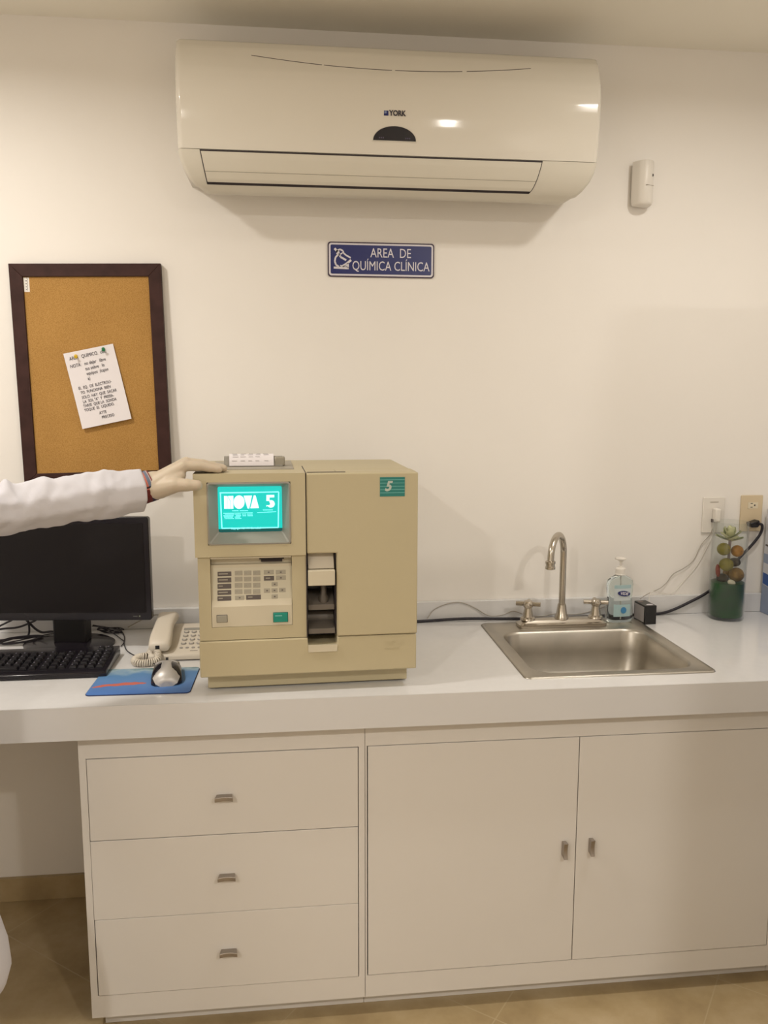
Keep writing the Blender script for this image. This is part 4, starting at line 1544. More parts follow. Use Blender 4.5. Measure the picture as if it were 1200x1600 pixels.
lathe(bm, [(0.005, 0.188), (0.0085, 0.191), (0.0150, 0.1945), (0.0158, 0.1975), (0.0125, 0.2005), (0.0, 0.2015)], (0, 0, 0), 26)
tube(bm, [(0, 0, 0.1955), (0.002, 0.012, 0.1955), (0.003, 0.030, 0.1945), (0.003, 0.040, 0.190)], 0.0040, 12)
obj('pump_head', bm, white_m, so)
bm = B()
tube(bm, [(0, 0, 0.148), (0, 0, 0.10), (0.002, 0, 0.05), (0.003, 0, 0.008)], 0.0022, 8)
obj('dip_tube', bm, white_m, so)

# ================================================================== SMALL BLACK ADAPTER
ad = thing('power_adapter', 'small black box with grey side label beside the soap bottle', 'adapter', (1.0810, -0.0940, H), math.radians(4))
obj('casing', B1(-0.0190, 0.0190, -0.034, 0.036, 0.0004, 0.0590), black_m, ad, bevel=0.001)
obj('side_label', B1(-0.0197, -0.0191, -0.028, 0.032, 0.006, 0.054), boxgrey_m, ad, smooth=False)
bm = B(); lathe(bm, [(1, 0), (1, 0.0006)], (0.003, -0.020, 0.0591), 20, sx=0.011, sy=0.0065)
obj('top_sticker', bm, signwhite_m, ad)
bm = B(); lathe(bm, [(1, 0), (1, 0.0006)], (-0.006, 0.021, 0.0591), 20, sx=0.009, sy=0.006)
obj('top_sticker', bm, mat('dull_sticker', (0.25, 0.20, 0.18), 0.5, linear=True), ad)

# ================================================================== CABLES ALONG THE WALL
def cable(name, pts, r, m, label, cat='cable', group=None, sub=8):
    bm = B()
    tube(bm, pts, r, 10, sub=sub)
    return tag(obj(name, bm, m, None, angle=80), label, cat, group)


zc = H + 0.0052
cable('power_cable', [(0.20, -0.10, zc), (0.33, -0.045, zc), (0.40, -0.035, zc), (0.52, -0.036, zc + 0.004), (0.63, -0.040, zc + 0.002), (0.72, -0.040, zc), (0.82, -0.040, zc), (0.95, -0.035, zc), (1.05, -0.032, zc), (1.14, -0.030, zc), (1.19, -0.028, H + 0.012), at(1075, 942, 1, -0.0265), at(1110, 922, 1, -0.0260), (1.390, -0.0155, 1.000), (1.432, -0.0135, 1.045), (1.468, -0.016, 1.085), (1.490, -0.020, 1.120), (1.485, -0.034, 1.148), (1.470, -0.038, 1.155)], 0.0045, cable_m, 'thick black power cable running along the upstand from the analyzer to the ivory outlet')
W = lambda x, y, d=-0.0215: at(x, y, 1, d)
cable('thin_wire', [W(668, 966, -0.030), W(678, 953, -0.0195), W(698, 944, -0.0195), W(720, 941.5, -0.0195), W(742, 950, -0.0195), W(764, 962, -0.021), W(785, 961, -0.021), W(802, 955, -0.0195), W(822, 961, -0.021), W(846, 963, -0.021), W(868, 959, -0.0195), W(897, 960, -0.0195), W(920, 956, -0.0195), W(945, 948, -0.0195)], 0.0013, wiregrey_m, 'thin grey wire looping along the upstand behind the faucet', 'wire')
cable('thin_wire', [W(1113, 826, -0.016), W(1109, 836, -0.012), W(1096, 851, -0.010), W(1083, 876, -0.0080), W(1068, 888, -0.0080), W(1052, 897, -0.0080), W(1041, 911, -0.010), W(1030, 920, -0.016), W(1012, 928, -0.022), Vector((1.082, -0.050, 0.9215))], 0.0013, wiregrey_m, 'thin grey wire hanging from the white wall outlet to the small black box', 'wire')
cable('thin_wire', [W(1116, 828, -0.018), W(1112, 840, -0.014), W(1103, 858, -0.008), W(1090, 882, -0.006), W(1070, 906, -0.005), W(1048, 927, -0.010), Vector((1.13, -0.022, 0.935)), Vector((1.118, -0.045, 0.885)), Vector((1.103, -0.080, 0.868))], 0.0010, white_m, 'pale thin strand standing in for the shadow of the grey outlet wire on the wall', 'wire')  # modelled strand in place of the grey wire's shadow
# monitor side cables
gB = 'black cables behind the monitor'
cable('monitor_cable', [W(-10, 985, -0.05), W(0, 978, -0.04), W(10, 973, -0.04), W(22, 966, -0.04), W(30, 950, -0.05)], 0.0028, cable_m, 'black cable rising to the left behind the monitor', group=gB)
cable('monitor_cable', [W(-5, 984, -0.05), W(9, 982, -0.04), W(23, 981, -0.04), W(35, 978, -0.04), W(47, 973, -0.04), W(57, 968, -0.045), W(66, 955, -0.06)], 0.0030, cable_m, 'black cable arching low across the upstand behind the monitor', group=gB)
cable('monitor_cable', [W(38, 958, -0.06), W(41, 968, -0.06), W(47, 974.5, -0.06), W(56, 983, -0.06), W(66, 988, -0.06), W(80, 987, -0.07), (-0.665, -0.095, H + 0.019)], 0.0034, cable_m, 'thick black cable curving down to the monitor stand', group=gB)
cable('monitor_cable', [W(41, 958, -0.065), W(43.5, 970, -0.065), W(45.5, 979, -0.065), W(45.5, 988, -0.068), W(43.5, 995, -0.075)], 0.0030, cable_m, 'black cable hanging straight down left of the monitor stand', group=gB)
random.seed(3)
# bundled coil
bm_pts = []
c0 = Vector((-0.775, -0.135, H + 0.012))
dvx = Vector((0.098, 0.030, 0.0))
for k in range(42):
    a = k * 2 * PI / 9.0
    c = c0 + Vector((0, 0, 0.002 * math.sin(k)))
    bm_pts.append(c + dvx * (0.5 * math.cos(a) + 0.06 * math.sin(k * 1.7)) + Vector((0, 0.010 * math.sin(a) + 0.003 * math.cos(k * 2.1), 0.006 * math.sin(a * 1.0 + 0.4))))
bm_pts = [Vector((-0.93, -0.130, H + 0.006)), Vector((-0.86, -0.120, H + 0.008))] + bm_pts + [Vector((-0.735, -0.095, H + 0.010)), Vector((-0.715, -0.072, H + 0.008)), Vector((-0.700, -0.060, H + 0.006))]
cable('cable_bundle', bm_pts, 0.0017, cable_m, 'coiled bundle of thin black cable left of the monitor stand', 'cable', sub=5)
bm_pts = []
c0 = Vector((-0.545, -0.060, H + 0.011))
for k in range(34):
    a = k * 2 * PI / 8.0
    bm_pts.append(c0 + Vector((0.036 * math.cos(a + 0.05 * k), 0.011 * math.sin(a) + 0.003 * math.cos(k * 2.3), 0.006 * math.sin(a + 0.9 * math.sin(k)))))
bm_pts = [Vector((-0.60, -0.030, H + 0.020))] + bm_pts + [at(176, 989, 2, H + 0.006), at(190, 999, 2, H + 0.003), at(194, 1003, 2, H + 0.003), at(189, 1010, 2, H + 0.003)]
cable('keyboard_cable', bm_pts, 0.0014, cable_m, 'tangled black keyboard cable at the right of the monitor stand', 'cable', sub=5)
cable('mouse_cable', [Vector((-0.60, -0.04, H + 0.020)), at(158, 979, 2, H + 0.012), at(178, 978.5, 2, H + 0.007), at(189, 985, 2, H + 0.003), at(194.5, 995, 2, H + 0.0025), at(194, 1006, 2, H + 0.0025), at(198, 1016, 2, H + 0.0025), at(208, 1023, 2, H + 0.0025), at(218, 1026, 2, H + 0.0025), at(228, 1031, 2, H + 0.0025), at(240, 1037, 2, H + 0.008), Vector((-0.3090, -0.4020, H + 0.0125))], 0.0014, cable_m, 'thin black mouse cable crossing the worktop under the coiled phone cord', 'cable')
cable('telephone_wire', [Vector((-0.36, -0.113, H + 0.02)), Vector((-0.372, -0.095, H + 0.035)), Vector((-0.40, -0.05, H + 0.050)), Vector((-0.44, -0.030, H + 0.040)), Vector((-0.50, -0.028, H + 0.010))], 0.0016, wiregrey_m, 'thin grey telephone wire between the monitor corner and the telephone', 'wire')

# ================================================================== OUTLETS
ow = thing('wall_outlet', 'white wall socket plate above the worktop, nearest the faucet', 'wall outlet', (1.3345, -0.0006, 1.1795), 0, 'wall outlets')
obj('face_plate', plate(-0.0365, 0.0365, -0.0575, 0.0575, 0.004, -0.006, 0), white_m, ow, bevel=0.0015)
for z in (0.042, -0.042):
    pass
sg_m = mat('socket_shade', (0.42, 0.38, 0.32), 0.5, linear=True)
obj('plate_slot', B1(-0.014, 0.014, -0.0066, -0.0058, 0.0405, 0.0435), sg_m, ow, smooth=False)
obj('plug_body', B1(-0.006, 0.012, -0.032, -0.0062, -0.020, 0.024), white_m, ow, bevel=0.005, seg=3)
obj('plug_prong', B1(-0.0085, -0.0025, -0.020, -0.0062, -0.022, -0.012), keydark_m, ow)
oi = thing('wall_outlet', 'ivory wall socket plate with a black plug, behind the glass vase', 'wall outlet', (1.4625, -0.0006, 1.1835), 0, 'wall outlets')
obj('face_plate', plate(-0.0365, 0.0365, -0.0585, 0.0585, 0.003, -0.006, 0), outlet2_m, oi, bevel=0.0012)
socket = obj('socket', plate(-0.014, 0.020, 0.016, 0.036, 0.001, -0.0072, -0.0062), mat('socket_cream', (0.74, 0.66, 0.50), 0.4, linear=True), oi)
bm = B()
for (x, z, w_, h_) in ((-0.002, 0.0325, 0.0035, 0.0011), (-0.002, 0.0205, 0.0035, 0.0011), (0.0085, 0.0265, 0.0022, 0.0022)):
    box(bm, x - w_, x + w_, -0.0078, -0.0071, z - h_, z + h_)
obj('socket_hole', bm, dark_m, socket, smooth=False)
bm = B()
prism(bm, [(-0.018, -0.028), (0.012, -0.018), (0.018, -0.030), (0.010, -0.042), (-0.012, -0.042)], -0.034, -0.0064, axis=1)
pg = thing('power_plug', 'black right-angle plug pushed into the ivory wall outlet', 'plug', (1.4625, -0.0006, 1.1835))
obj('plug_body', bm, black_m, pg, bevel=0.003)

# ================================================================== VASE
VX, VY = 1.3540, -0.0790
vs = thing('glass_vase', 'tall clear glass cylinder vase with green bottom at the right end of the worktop', 'vase', (VX, VY, H), 0)
Ro, HV = 0.0535, 0.310
bm = B()
lathe(bm, [(0.0003, 0.0005), (Ro - .003, 0.0005), (Ro, 0.004), (Ro, HV - 0.0015), (Ro - 0.0012, HV), (Ro - 0.0026, HV - 0.001), (Ro - 0.0028, 0.012), (Ro - 0.006, 0.008), (0.0003, 0.008)], (0, 0, 0), 56)
obj('glass', bm, thin_glass('thin_clear_glass'), vs, angle=60)
wx = thing('green_filling', 'dark green wax filling the bottom of the glass vase', 'vase filling', (VX, VY, H), 0)
bm = B()
lathe(bm, [(0.0003, 0.0095), (Ro - 0.0075, 0.0095), (Ro - 0.0034, 0.0145), (Ro - 0.0034, 0.118), (Ro - 0.012, 0.1195), (0.0003, 0.120)], (0, 0, 0), 48)
obj('wax', bm, greenwax_m, wx, angle=60)
VF = [('decorative_fruit', (1131, 858), 0.0205, lime_m, -0.090, 'olive green round fruit high on the left inside the vase'),
      ('decorative_fruit', (1152, 861), 0.0190, orange_m, -0.095, 'orange yellow round fruit high on the right inside the vase'),
      ('decorative_fruit', (1135, 882), 0.0215, lime_m, -0.095, 'olive green round fruit just below the other two inside the vase'),
      ('decorative_fruit', (1150, 878), 0.0185, darkfruit_m, -0.062, 'dark brown flattened fruit at the right inside the vase'),
      ('decorative_fruit', (1153, 898), 0.0230, olive_m, -0.085, 'tan fruit low on the right inside the vase'),
      ('decorative_fruit', (1129, 903), 0.0185, darkfruit_m, -0.075, 'dark fruit low on the left inside the vase'),
      ('decorative_fruit', (1140, 893), 0.0190, olive_m, -0.045, 'tan fruit at the back of the vase behind the olive green one')]
for nm, p_, r_, m_, yv, lbv in VF:
    p = at(p_[0], p_[1], 1, yv)
    dd = Vector((p.x - VX, p.y - VY, 0))
    lim = Ro - 0.0045 - r_
    if dd.length > lim:
        dd = dd.normalized() * lim
    bm = B()
    ellipsoid(bm, (0, 0, 0), (r_, r_, r_ * (0.75 if m_ is darkfruit_m else 0.96)))
    for v in bm.verts:
        v.co *= 1 + 0.02 * noise.noise(v.co * 60)
    o = obj('skin', bm, m_, None, angle=90)
    o.name = nm
    o.location = (VX + dd.x, VY + dd.y, p.z)
    tag(o, lbv, 'fruit', 'fruit in the vase')
    bm = B()
    lathe(bm, [(0.0, -0.0015), (0.0022, -0.0005), (0.0016, 0.0012), (0, 0.0014)], (r_ * 0.2, -r_ * 0.93, r_ * 0.12), 8)
    obj('stem_scar', bm, darkfruit_m, o)
bm = B()
ellipsoid(bm, (0, 0, 0), (0.0075, 0.006, 0.021), Matrix.Rotation(math.radians(-6), 3, 'Y'))
o = obj('decorative_pepper', bm, red_m, None); o.location = (VX - 0.0375, VY - 0.006, H + 0.155)
tag(o, 'red elongated pepper at the left inside the vase', 'pepper')
bm = B()
ellipsoid(bm, (0, 0, 0), (0.0135, 0.008, 0.009), Matrix.Rotation(math.radians(25), 3, 'Y'))
o = obj('white_pebble', bm, stone_m, None); p = at(1143, 911, 1, VY - 0.036); o.location = (p.x, VY - 0.036, H + 0.1225)
tag(o, 'pale smooth pebble on the green filling in the vase', 'pebble')
# rosette of variegated leaves
rs = thing('succulent', 'variegated succulent rosette sticking out of the fruit in the vase', 'plant', (VX - 0.003, VY - 0.004, 1.100))
bm = B()
tube(bm, [(0, 0, -0.05), (0, 0, -0.02), (0.001, 0, 0.012)], 0.0045, 10)
obj('stem', bm, mat('mauve_stem', (0.25, 0.20, 0.20), 0.6, linear=True), rs)
random.seed(11)
for k in range(13):
    az = k * 2.399
    el = math.radians(4 + 66 * (k / 12.0))
    L = 0.0455 - 0.012 * (k / 12)
    Wd = 0.0125
    M_ = Matrix.Translation((0, 0, 0.010 + 0.0012 * k)) @ Matrix.Rotation(az, 4, 'Z') @ Matrix.Rotation(-el, 4, 'Y')
    def leafm(scale, th, zo):
        bm = B()
        rings = []
        for i in range(11):
            t = i / 10
            hw = Wd * scale * (math.sin(PI * min(1, t * 0.93 + 0.06)) ** 0.8) + 0.0006
            x = L * t * (0.985 if scale < 1 else 1)
            cv = 0.006 * t * t
            rings.append([M_ @ Vector((x, -hw, zo + cv + 0.002)), M_ @ Vector((x, 0, zo + cv - 0.0005)), M_ @ Vector((x, hw, zo + cv + 0.002)), M_ @ Vector((x, 0, zo + cv - th))])
        loft(bm, rings)
        return bm
    lf = obj('leaf', leafm(1.0, 0.003, 0.0), leafedge_m, rs, angle=70)
    obj('leaf_centre', leafm(0.70, 0.001, 0.0007), leaf_m, lf, angle=70)

# ================================================================== CARTON AT THE RIGHT
bx = thing('carton_box', 'white carton with grey and blue bands at the right end of the worktop', 'box', (0, 0, 0))
bX0 = 1.507
obj('carton', B1(bX0, bX0 + 0.17, -0.36, -0.0185, H + 0.0005, 1.200), boxw_m, bx, bevel=0.0015)
bm = B(); prism(bm, [(-0.359, H + 0.001), (-0.0195, H + 0.001), (-0.0195, 1.055), (-0.359, 1.055)], bX0 - 0.0006, bX0 - 0.0001, axis=0)
obj('grey_band', bm, boxg_m, bx, smooth=False)
bm = B(); prism(bm, [(-0.350, 0.905), (-0.022, 0.955), (-0.022, 1.025), (-0.350, 1.010)], bX0 - 0.0010, bX0 - 0.0006, axis=0)
obj('pale_band', bm, boxw_m, bx, smooth=False)
bm = B(); prism(bm, [(-0.350, 0.915), (-0.024, 0.957), (-0.024, 0.993), (-0.350, 0.965)], bX0 - 0.0014, bX0 - 0.0010, axis=0)
obj('blue_band', bm, boxb_m, bx, smooth=False)
obj('front_band', B1(bX0 + 0.001, bX0 + 0.169, -0.3608, -0.3603, H + 0.001, 1.055), boxg_m, bx, smooth=False)
obj('box_print', B1(bX0 - 0.0008, bX0 - 0.0002, -0.06, -0.026, 1.080, 1.086), keydark_m, bx, smooth=False)

# ================================================================== PERSON
PX, PY = -0.865, -1.055
pe = thing('person', 'person in a white lab coat and latex glove resting a hand on the analyzer', 'person', (0, 0, 0))


def union_mesh(name, caps, m, parent, voxel, smooth_it=6, extra=None):
    bm = B()
    for c in caps:
        capsule(bm, *c)
    if extra:
        extra(bm)
    o = obj(name, bm, m, parent, smooth=True, angle=180)
    rm = o.modifiers.new('remesh', 'REMESH')
    rm.mode = 'VOXEL'
    rm.voxel_size = voxel
    rm.use_smooth_shade = True
    sm = o.modifiers.new('smooth', 'SMOOTH')
    sm.factor = 0.5
    sm.iterations = smooth_it
    return o


SHL = Vector((-0.815, -0.885, 1.375))      # left shoulder
SHR = Vector((-0.915, -1.235, 1.375))
ELB = Vector((-0.590, -0.740, 1.322))
WR = Vector((-0.322, -0.6070, 1.357))
HC = Vector((-0.865, -1.065, 0))           # body centre
ELR = Vector((-0.86, -1.33, 1.09))
WRR = Vector((-0.74, -1.29, 0.86))
caps = [
    (HC + Vector((0, 0, 0.93)), HC + Vector((0, 0, 1.08)), 0.125, 0.115),
    (HC + Vector((0, 0, 1.08)), HC + Vector((0, 0, 1.28)), 0.115, 0.12),
    (HC + Vector((0.02, 0.09, 0.93)), HC + Vector((0.0, 0.085, 1.25)), 0.10, 0.10),
    (HC + Vector((-0.02, -0.09, 0.93)), HC + Vector((0.0, -0.085, 1.25)), 0.10, 0.10),
    (SHR + Vector((0.01, 0.03, -0.02)), SHL + Vector((-0.01, -0.03, -0.02)), 0.042, 0.042),
    (HC + Vector((0, 0, 1.33)), HC + Vector((0.01, 0.0, 1.48)), 0.065, 0.050),
    (SHL + Vector((-0.01, -0.01, -0.02)), ELB, 0.040, 0.034), (ELB, WR, 0.032, 0.022),
    (SHR + Vector((0.01, 0.01, -0.02)), ELR, 0.040, 0.034), (ELR, WRR, 0.034, 0.025),
]
for s in (-1, 1):
    hip = HC + Vector((0, s * 0.085, 0.88)); kn = HC + Vector((0.02, s * 0.095, 0.48)); an = HC + Vector((-0.01, s * 0.10, 0.09))
    caps += [(hip, kn, 0.088, 0.058), (kn, an, 0.055, 0.038), (an, an + Vector((0.14, 0, -0.045)), 0.036, 0.028)]
# head
HD = HC + Vector((0.035, 0.015, 1.575))
MH = Matrix.Rotation(math.radians(25), 3, 'Z')
def head_extra(bm):
    ellipsoid(bm, HD, (0.092, 0.074, 0.112), MH)
    ellipsoid(bm, HD + MH @ Vector((0.035, 0, -0.055)), (0.052, 0.050, 0.055), MH)          # jaw
    ellipsoid(bm, HD + MH @ Vector((0.094, 0, -0.018)), (0.017, 0.011, 0.024), MH)          # nose
    ellipsoid(bm, HD + MH @ Vector((0.083, 0, -0.055)), (0.012, 0.024, 0.007), MH)          # lips
    for s in (-1, 1):
        ellipsoid(bm, HD + MH @ Vector((0.0, s * 0.076, -0.01)), (0.018, 0.008, 0.030), MH)  # ears
        ellipsoid(bm, HD + MH @ Vector((0.078, s * 0.030, 0.020)), (0.014, 0.022, 0.008), MH)  # brow
    # right hand, hanging slightly curled
    for i, (dy) in enumerate((-0.024, -0.008, 0.008, 0.023)):
        b0 = WRR + Vector((0.035, dy, -0.055))
        b1 = b0 + Vector((0.008, dy * 0.1, -0.036)); b2 = b1 + Vector((-0.006, 0, -0.024 - 0.004 * (i in (1, 2)))); b3 = b2 + Vector((-0.014, 0, -0.013))
        capsule(bm, b0, b1, 0.0095, 0.0085); capsule(bm, b1, b2, 0.0085, 0.0078); capsule(bm, b2, b3, 0.0078, 0.007)
        capsule(bm, WRR + Vector((0.008, dy * 0.5, -0.012)), b0, 0.017, 0.012)
    t0 = WRR + Vector((0.018, 0.026, -0.030)); t1 = t0 + Vector((0.022, 0.020, -0.028)); t2 = t1 + Vector((0.010, 0.002, -0.028))
    capsule(bm, WRR, t0, 0.02, 0.014); capsule(bm, t0, t1, 0.012, 0.010); capsule(bm, t1, t2, 0.010, 0.008)
body = union_mesh('body', caps, skin_m, pe, 0.008, 5, head_extra)
# hair
bm = B()
ellipsoid(bm, HD + MH @ Vector((-0.022, 0, 0.022)), (0.096, 0.086, 0.108), MH, 32, 20)
for v in bm.verts:
    q = MH.inverted() @ (v.co - HD)
    v.co += (v.co - HD).normalized() * 0.004 * noise.noise(Vector((q.x * 20, q.y * 60, q.z * 6)))
ellipsoid(bm, HD + MH @ Vector((-0.115, 0, 0.015)), (0.040, 0.040, 0.042), MH)
obj('hair', bm, hair_m, pe)
for s in (-1, 1):
    bm = B(); ellipsoid(bm, HD + MH @ Vector((0.0835, s * 0.031, 0.004)), (0.008, 0.012, 0.006), MH)
    obj('eye', bm, hair_m, pe)
# trousers and shoes
bm = B()
for s in (-1, 1):
    rings = []
    for t in range(13):
        z = 0.07 + (0.90 - 0.07) * t / 12
        cx_ = HC.x + 0.02 * math.sin(PI * t / 12)
        rad = 0.062 + 0.040 * (t / 12) ** 1.2
        rings.append([Vector((cx_ + rad * math.cos(2 * PI * k / 24) * 1.08, HC.y + s * (0.100 - 0.012 * t / 12) + rad * math.sin(2 * PI * k / 24) * 0.96, z)) for k in range(24)])
    loft(bm, rings)
obj('trousers', bm, trouser_m, pe)
for s in (-1, 1):
    bm = B()
    c = HC + Vector((0.055, s * 0.10, 0))
    rings = []
    for x, hw, zt in ((-0.105, 0.020, 0.05), (-0.098, 0.033, 0.075), (-0.06, 0.038, 0.085), (0.0, 0.040, 0.078), (0.06, 0.046, 0.058), (0.11, 0.042, 0.045), (0.135, 0.028, 0.034), (0.142, 0.012, 0.02)):
        rings.append([Vector((c.x + x, c.y + yy_, 0.001 + zz)) for yy_, zz in [(p[0], p[1]) for p in rrect(-hw, hw, 0.0, zt, min(hw, zt / 2) * 0.8, 4)]])
    loft(bm, rings)
    obj('shoe', bm, shoe_m, pe)

# lab coat: torso loft, flared hem
bm = B()
rings = []
N = 64
ST = [(0.400, 0.262, 0.255), (0.43, 0.262, 0.256), (0.55, 0.245, 0.245), (0.70, 0.218, 0.228), (0.88, 0.178, 0.208), (1.02, 0.155, 0.195), (1.15, 0.155, 0.198), (1.27, 0.150, 0.215), (1.35, 0.125, 0.225), (1.395, 0.095, 0.200), (1.425, 0.068, 0.120), (1.445, 0.058, 0.070), (1.475, 0.056, 0.062)]
sh_dir = (SHL - SHR); sh_ang = math.atan2(sh_dir.y, sh_dir.x) - PI / 2
MS = Matrix.Rotation(sh_ang, 3, 'Z')
for z, rx, ry in ST:
    ring = []
    for k in range(N):
        a = 2 * PI * k / N
        low = max(0.0, (1.0 - z) / 0.6)
        fold = 1 + 0.035 * low * math.sin(a * 7 + 1.2) + 0.02 * low * math.sin(a * 12 + 0.4)
        da = (a + sh_ang - math.radians(30) + PI) % (2 * PI) - PI
        bul = 0.085 * min(1.0, max(0.0, (1.0 - z) / 0.5)) * (0.55 if z < 0.41 else 1.0) * math.exp(-(da / 0.40) ** 2)
        rx_, ry_ = rx + bul, ry + bul
        ring.append(HC + MS @ Vector((rx_ * fold * math.cos(a), ry_ * fold * math.sin(a), 0)) + Vector((0, 0, z)))
    rings.append(ring)
inner_ = [[HC + (p - HC - Vector((0, 0, p.z))) * 0.97 + Vector((0, 0, p.z)) for p in r] for r in rings[:1]]
loft(bm, rings, cap0=False, cap1=False)
lc = obj('lab_coat', bm, coat_m, pe, angle=80)
so_ = lc.modifiers.new('solidify', 'SOLIDIFY'); so_.thickness = 0.003
ss = lc.modifiers.new('sub', 'SUBSURF'); ss.levels = 1; ss.render_levels = 1
# lapel and pocket
bm = B()
for k in range(12):
    z = 0.50 + k * 0.07
    pass


SEC = [(0.15, 1.0), (0.93, 0.30), (0.86, -0.34), (-0.05, -1.0), (-0.80, -0.75), (-0.95, 0.35)][::-1]


def sleeve(path, radii, name, folds=True):
    """loft a sleeve with soft wrinkles; path from cuff to shoulder"""
    P = spline(path, 14)
    n = len(P)
    Nn = 48
    rings = []
    for i, p in enumerate(P):
        t = i / (n - 1)
        tg = (P[min(i + 1, n - 1)] - P[max(i - 1, 0)]).normalized()
        side = tg.cross(Vector((0, 0, 1))).normalized()
        upv = side.cross(tg)
        # radius interpolate
        s = t * (len(radii) - 1)
        k = min(int(s), len(radii) - 2)
        f = s - k
        rv = radii[k][0] * (1 - f) + radii[k + 1][0] * f
        rh = radii[k][1] * (1 - f) + radii[k + 1][1] * f
        ring = []
        for j in range(Nn):
            a = 2 * PI * j / Nn
            w = 0.0
            if folds:
                env = min(1, t * 7)
                w += 0.0022 * env * math.sin(a * 2 + t * 34)
                w += 0.0030 * env * noise.noise(Vector((math.cos(a) * 2.5 + 7, math.sin(a) * 2.5, t * 38 + a)))
                w += 0.0040 * env * noise.noise(Vector((math.cos(a) * 1.4, math.sin(a) * 1.4, t * 13)))
                # elbow creases
                for c0_, amp, sl in ((0.455, 0.006, 0.030), (0.490, -0.008, 0.03), (0.530, 0.005, -0.03), (0.30, 0.0035, 0.05), (0.36, -0.004, -0.04), (0.17, 0.003, 0.04), (0.23, -0.0035, -0.03)):
                    dd = t - c0_ - sl * math.sin(a)
                    w += amp * max(0.0, math.sin(a) * 0.6 + 0.5) * math.exp(-(dd / 0.020) ** 2)
            # soft polygon section: crease on the camera side, flat underside
            cc, vv = math.cos(a), math.sin(a)
            if folds:
                best = 0.0
                for k2 in range(len(SEC)):
                    (ax_, av_), (bx_, bv_) = SEC[k2], SEC[(k2 + 1) % len(SEC)]
                    nx_, nv_ = bv_ - av_, -(bx_ - ax_)
                    ln = math.hypot(nx_, nv_); nx_ /= ln; nv_ /= ln
                    dist = nx_ * ax_ + nv_ * av_
                    dot_ = nx_ * cc + nv_ * vv
                    if dot_ > 1e-6:
                        best = max(best, dot_ / dist)
                rp = 1.0 / best
                f2 = 0.75 * rp + 0.25
                cc *= f2; vv *= f2
            ring.append(p - side * ((rh + w) * cc) + upv * ((rv + w) * vv))
        rings.append(ring)
    # inner return at the cuff
    c = P[0]
    inn = [[c + (q - c) * 0.93 for q in rings[0]], [P[2] + (q - P[2]) * 0.90 for q in rings[2]]]
    bm = B()
    loft(bm, inn[::-1] + rings, cap0=False, cap1=False)
    return obj(name, bm, coat_m, pe, angle=180)


cuff = Vector((-0.3370, -0.6100, 1.3450))
sl_path = [cuff, Vector((-0.395, -0.640, 1.3410)), Vector((-0.455, -0.668, 1.3370)), Vector((-0.53, -0.705, 1.3290)), Vector((-0.590, -0.740, 1.3230)), Vector((-0.66, -0.785, 1.3280)), Vector((-0.74, -0.84, 1.346)), SHL + Vector((0.0, 0.0, -0.005)), Vector((-0.86, -0.955, 1.335))]
sleeve(sl_path, [(0.0490, 0.040), (0.0525, 0.043), (0.0535, 0.046), (0.0525, 0.048), (0.0520, 0.050), (0.0560, 0.053), (0.064, 0.060), (0.068, 0.064), (0.072, 0.066)], 'coat_sleeve')
sleeve([WRR + Vector((-0.005, 0, 0.02)), WRR.lerp(ELR, 0.5), ELR, ELR.lerp(SHR, 0.5), SHR, Vector((-0.88, -1.15, 1.35))], [(0.036, 0.036), (0.045, 0.045), (0.054, 0.054), (0.058, 0.058), (0.068, 0.064), (0.072, 0.066)], 'coat_sleeve')

# plaid shirt cuff peeking out
bm = B()
CC = Vector((-0.3370, -0.6120, 1.3520))
tgv = (Vector((-0.300, -0.5985, 1.3590)) - CC).normalized()
side = tgv.cross(Vector((0, 0, 1))).normalized(); upv = side.cross(tgv)
uvl = bm.loops.layers.uv.new('UVMap')
rings = []
Nn = 40
V = []
for i in range(6):
    t = i / 5
    c = CC + tgv * (-0.006 + 0.0300 * t) + Vector((0, 0, -0.003 * (1 - t)))
    V.append([bm.verts.new(c + tgv * (0.006 * (-math.sin(2 * PI * j / Nn)) * t) + side * (0.0325 - 0.001 * t) * math.cos(2 * PI * j / Nn) + upv * (0.0360 - 0.0010 * t) * math.sin(2 * PI * j / Nn)) for j in range(Nn)])
for i in range(5):
    for j in range(Nn):
        f = bm.faces.new((V[i][j], V[i][(j + 1) % Nn], V[i + 1][(j + 1) % Nn], V[i + 1][j]))
        zz = lambda jj: 0.5 - 0.5 * math.sin(2 * PI * jj / Nn)
        for lp_, (ii, jj) in zip(f.loops, ((i, j), (i, j + 1), (i + 1, j + 1), (i + 1, j))):
            lp_[uvl].uv = (max(0, (ii / 5 - 0.2) / 0.8), zz(jj))
sc_ = obj('shirt_cuff', bm, plaid_m, pe, angle=80)
so_ = sc_.modifiers.new('solidify', 'SOLIDIFY'); so_.thickness = 0.0015

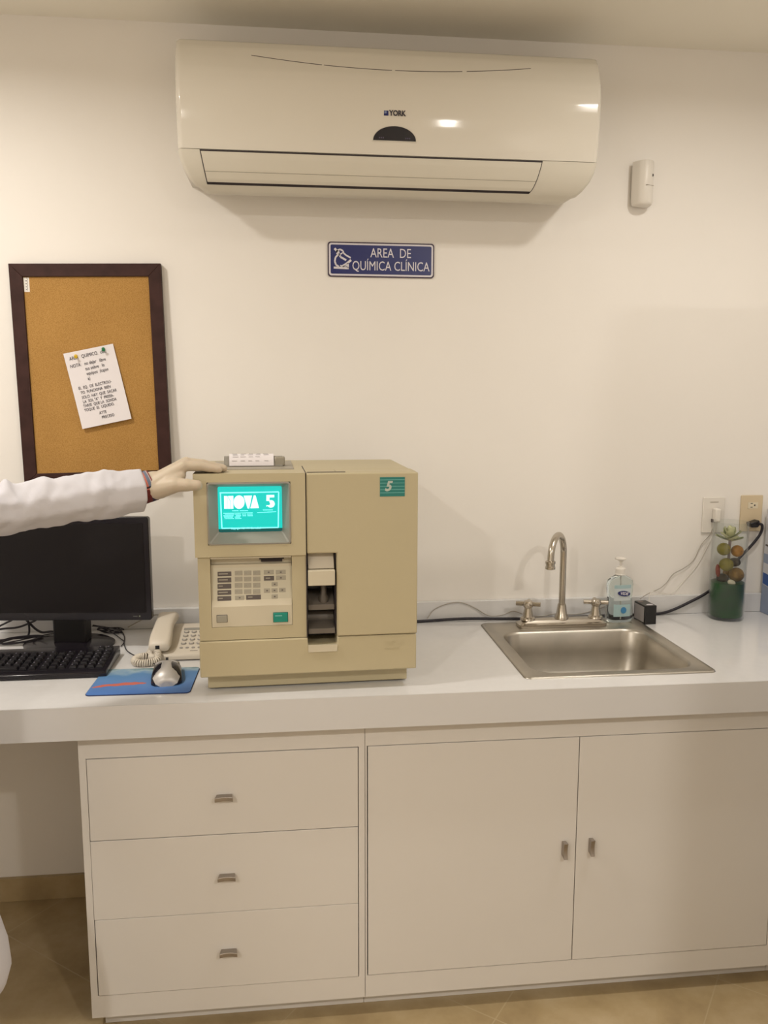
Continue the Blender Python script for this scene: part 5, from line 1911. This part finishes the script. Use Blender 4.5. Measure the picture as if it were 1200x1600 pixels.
# gloved left hand
TZ = H + TOP
zf = TZ + 0.0078
Wp = Vector((-0.310, -0.603, 1.3580))
hand = []
hand += [(Vector((-0.350, -0.616, 1.353)), Wp, 0.0300, 0.0300), (Vector((-0.350, -0.616, 1.350)), Wp + Vector((0.01, -0.005, -0.006)), 0.0300, 0.0270)]
KN = [Vector((-0.2450, -0.6060, 1.3985)), Vector((-0.2420, -0.5850, 1.4040)), Vector((-0.2460, -0.5640, 1.4010)), Vector((-0.2540, -0.5450, 1.3930))]
for k, kn in enumerate(KN):
    base = Wp + Vector((0.008, -0.010 + 0.013 * k, 0.003 + (0.002 if k in (1, 2) else 0)))
    hand.append((base, kn, 0.0250, 0.0138))
    hand.append((base + Vector((0.004, 0.0, -0.010)), kn + Vector((-0.010, 0, -0.014)), 0.0190, 0.0125))
TIPS = [(-0.1690, -0.5950), (-0.1600, -0.5720), (-0.1660, -0.5520), (-0.1860, -0.5330)]
for kn, (tx, ty) in zip(KN, TIPS):
    tip = Vector((tx, ty, zf + 0.0012))
    d = tip - kn
    pip = kn + d * 0.47 + Vector((0, 0, 0.0030))
    dip = kn + d * 0.76 + Vector((0, 0, 0.0012))
    hand += [(kn, pip, 0.0128, 0.0112), (pip, dip, 0.0110, 0.0102), (dip, tip, 0.0102, 0.0090)]
# thumb: thenar mass then two phalanges in front of the case
tm0 = Wp + Vector((0.012, -0.014, -0.008))
tm1 = Vector((-0.2620, -0.6330, 1.3590))
tm2 = Vector((-0.2330, -0.6370, 1.3590))
tm3 = Vector((-0.2130, -0.6370, 1.3580))
hand += [(tm0, tm1, 0.0255, 0.0180), (tm1, tm2, 0.0172, 0.0145), (tm2, tm3, 0.0145, 0.0122)]
# web between thumb and palm
hand += [(Wp + Vector((0.020, 0.0, 0.004)), Vector((-0.256, -0.608, 1.379)), 0.026, 0.0165), (Vector((-0.275, -0.620, 1.366)), Vector((-0.252, -0.614, 1.378)), 0.018, 0.012)]
glove = union_mesh('latex_glove', hand, glove_m, pe, 0.0024, 4)
bm = B()
tube(bm, [Wp + tgv * -0.020 + (side * math.cos(2 * PI * k / 24) + upv * math.sin(2 * PI * k / 24)) * 0.0285 for k in range(25)], 0.0012, 6, smooth=False)
obj('glove_bead', bm, glove_m, glove)
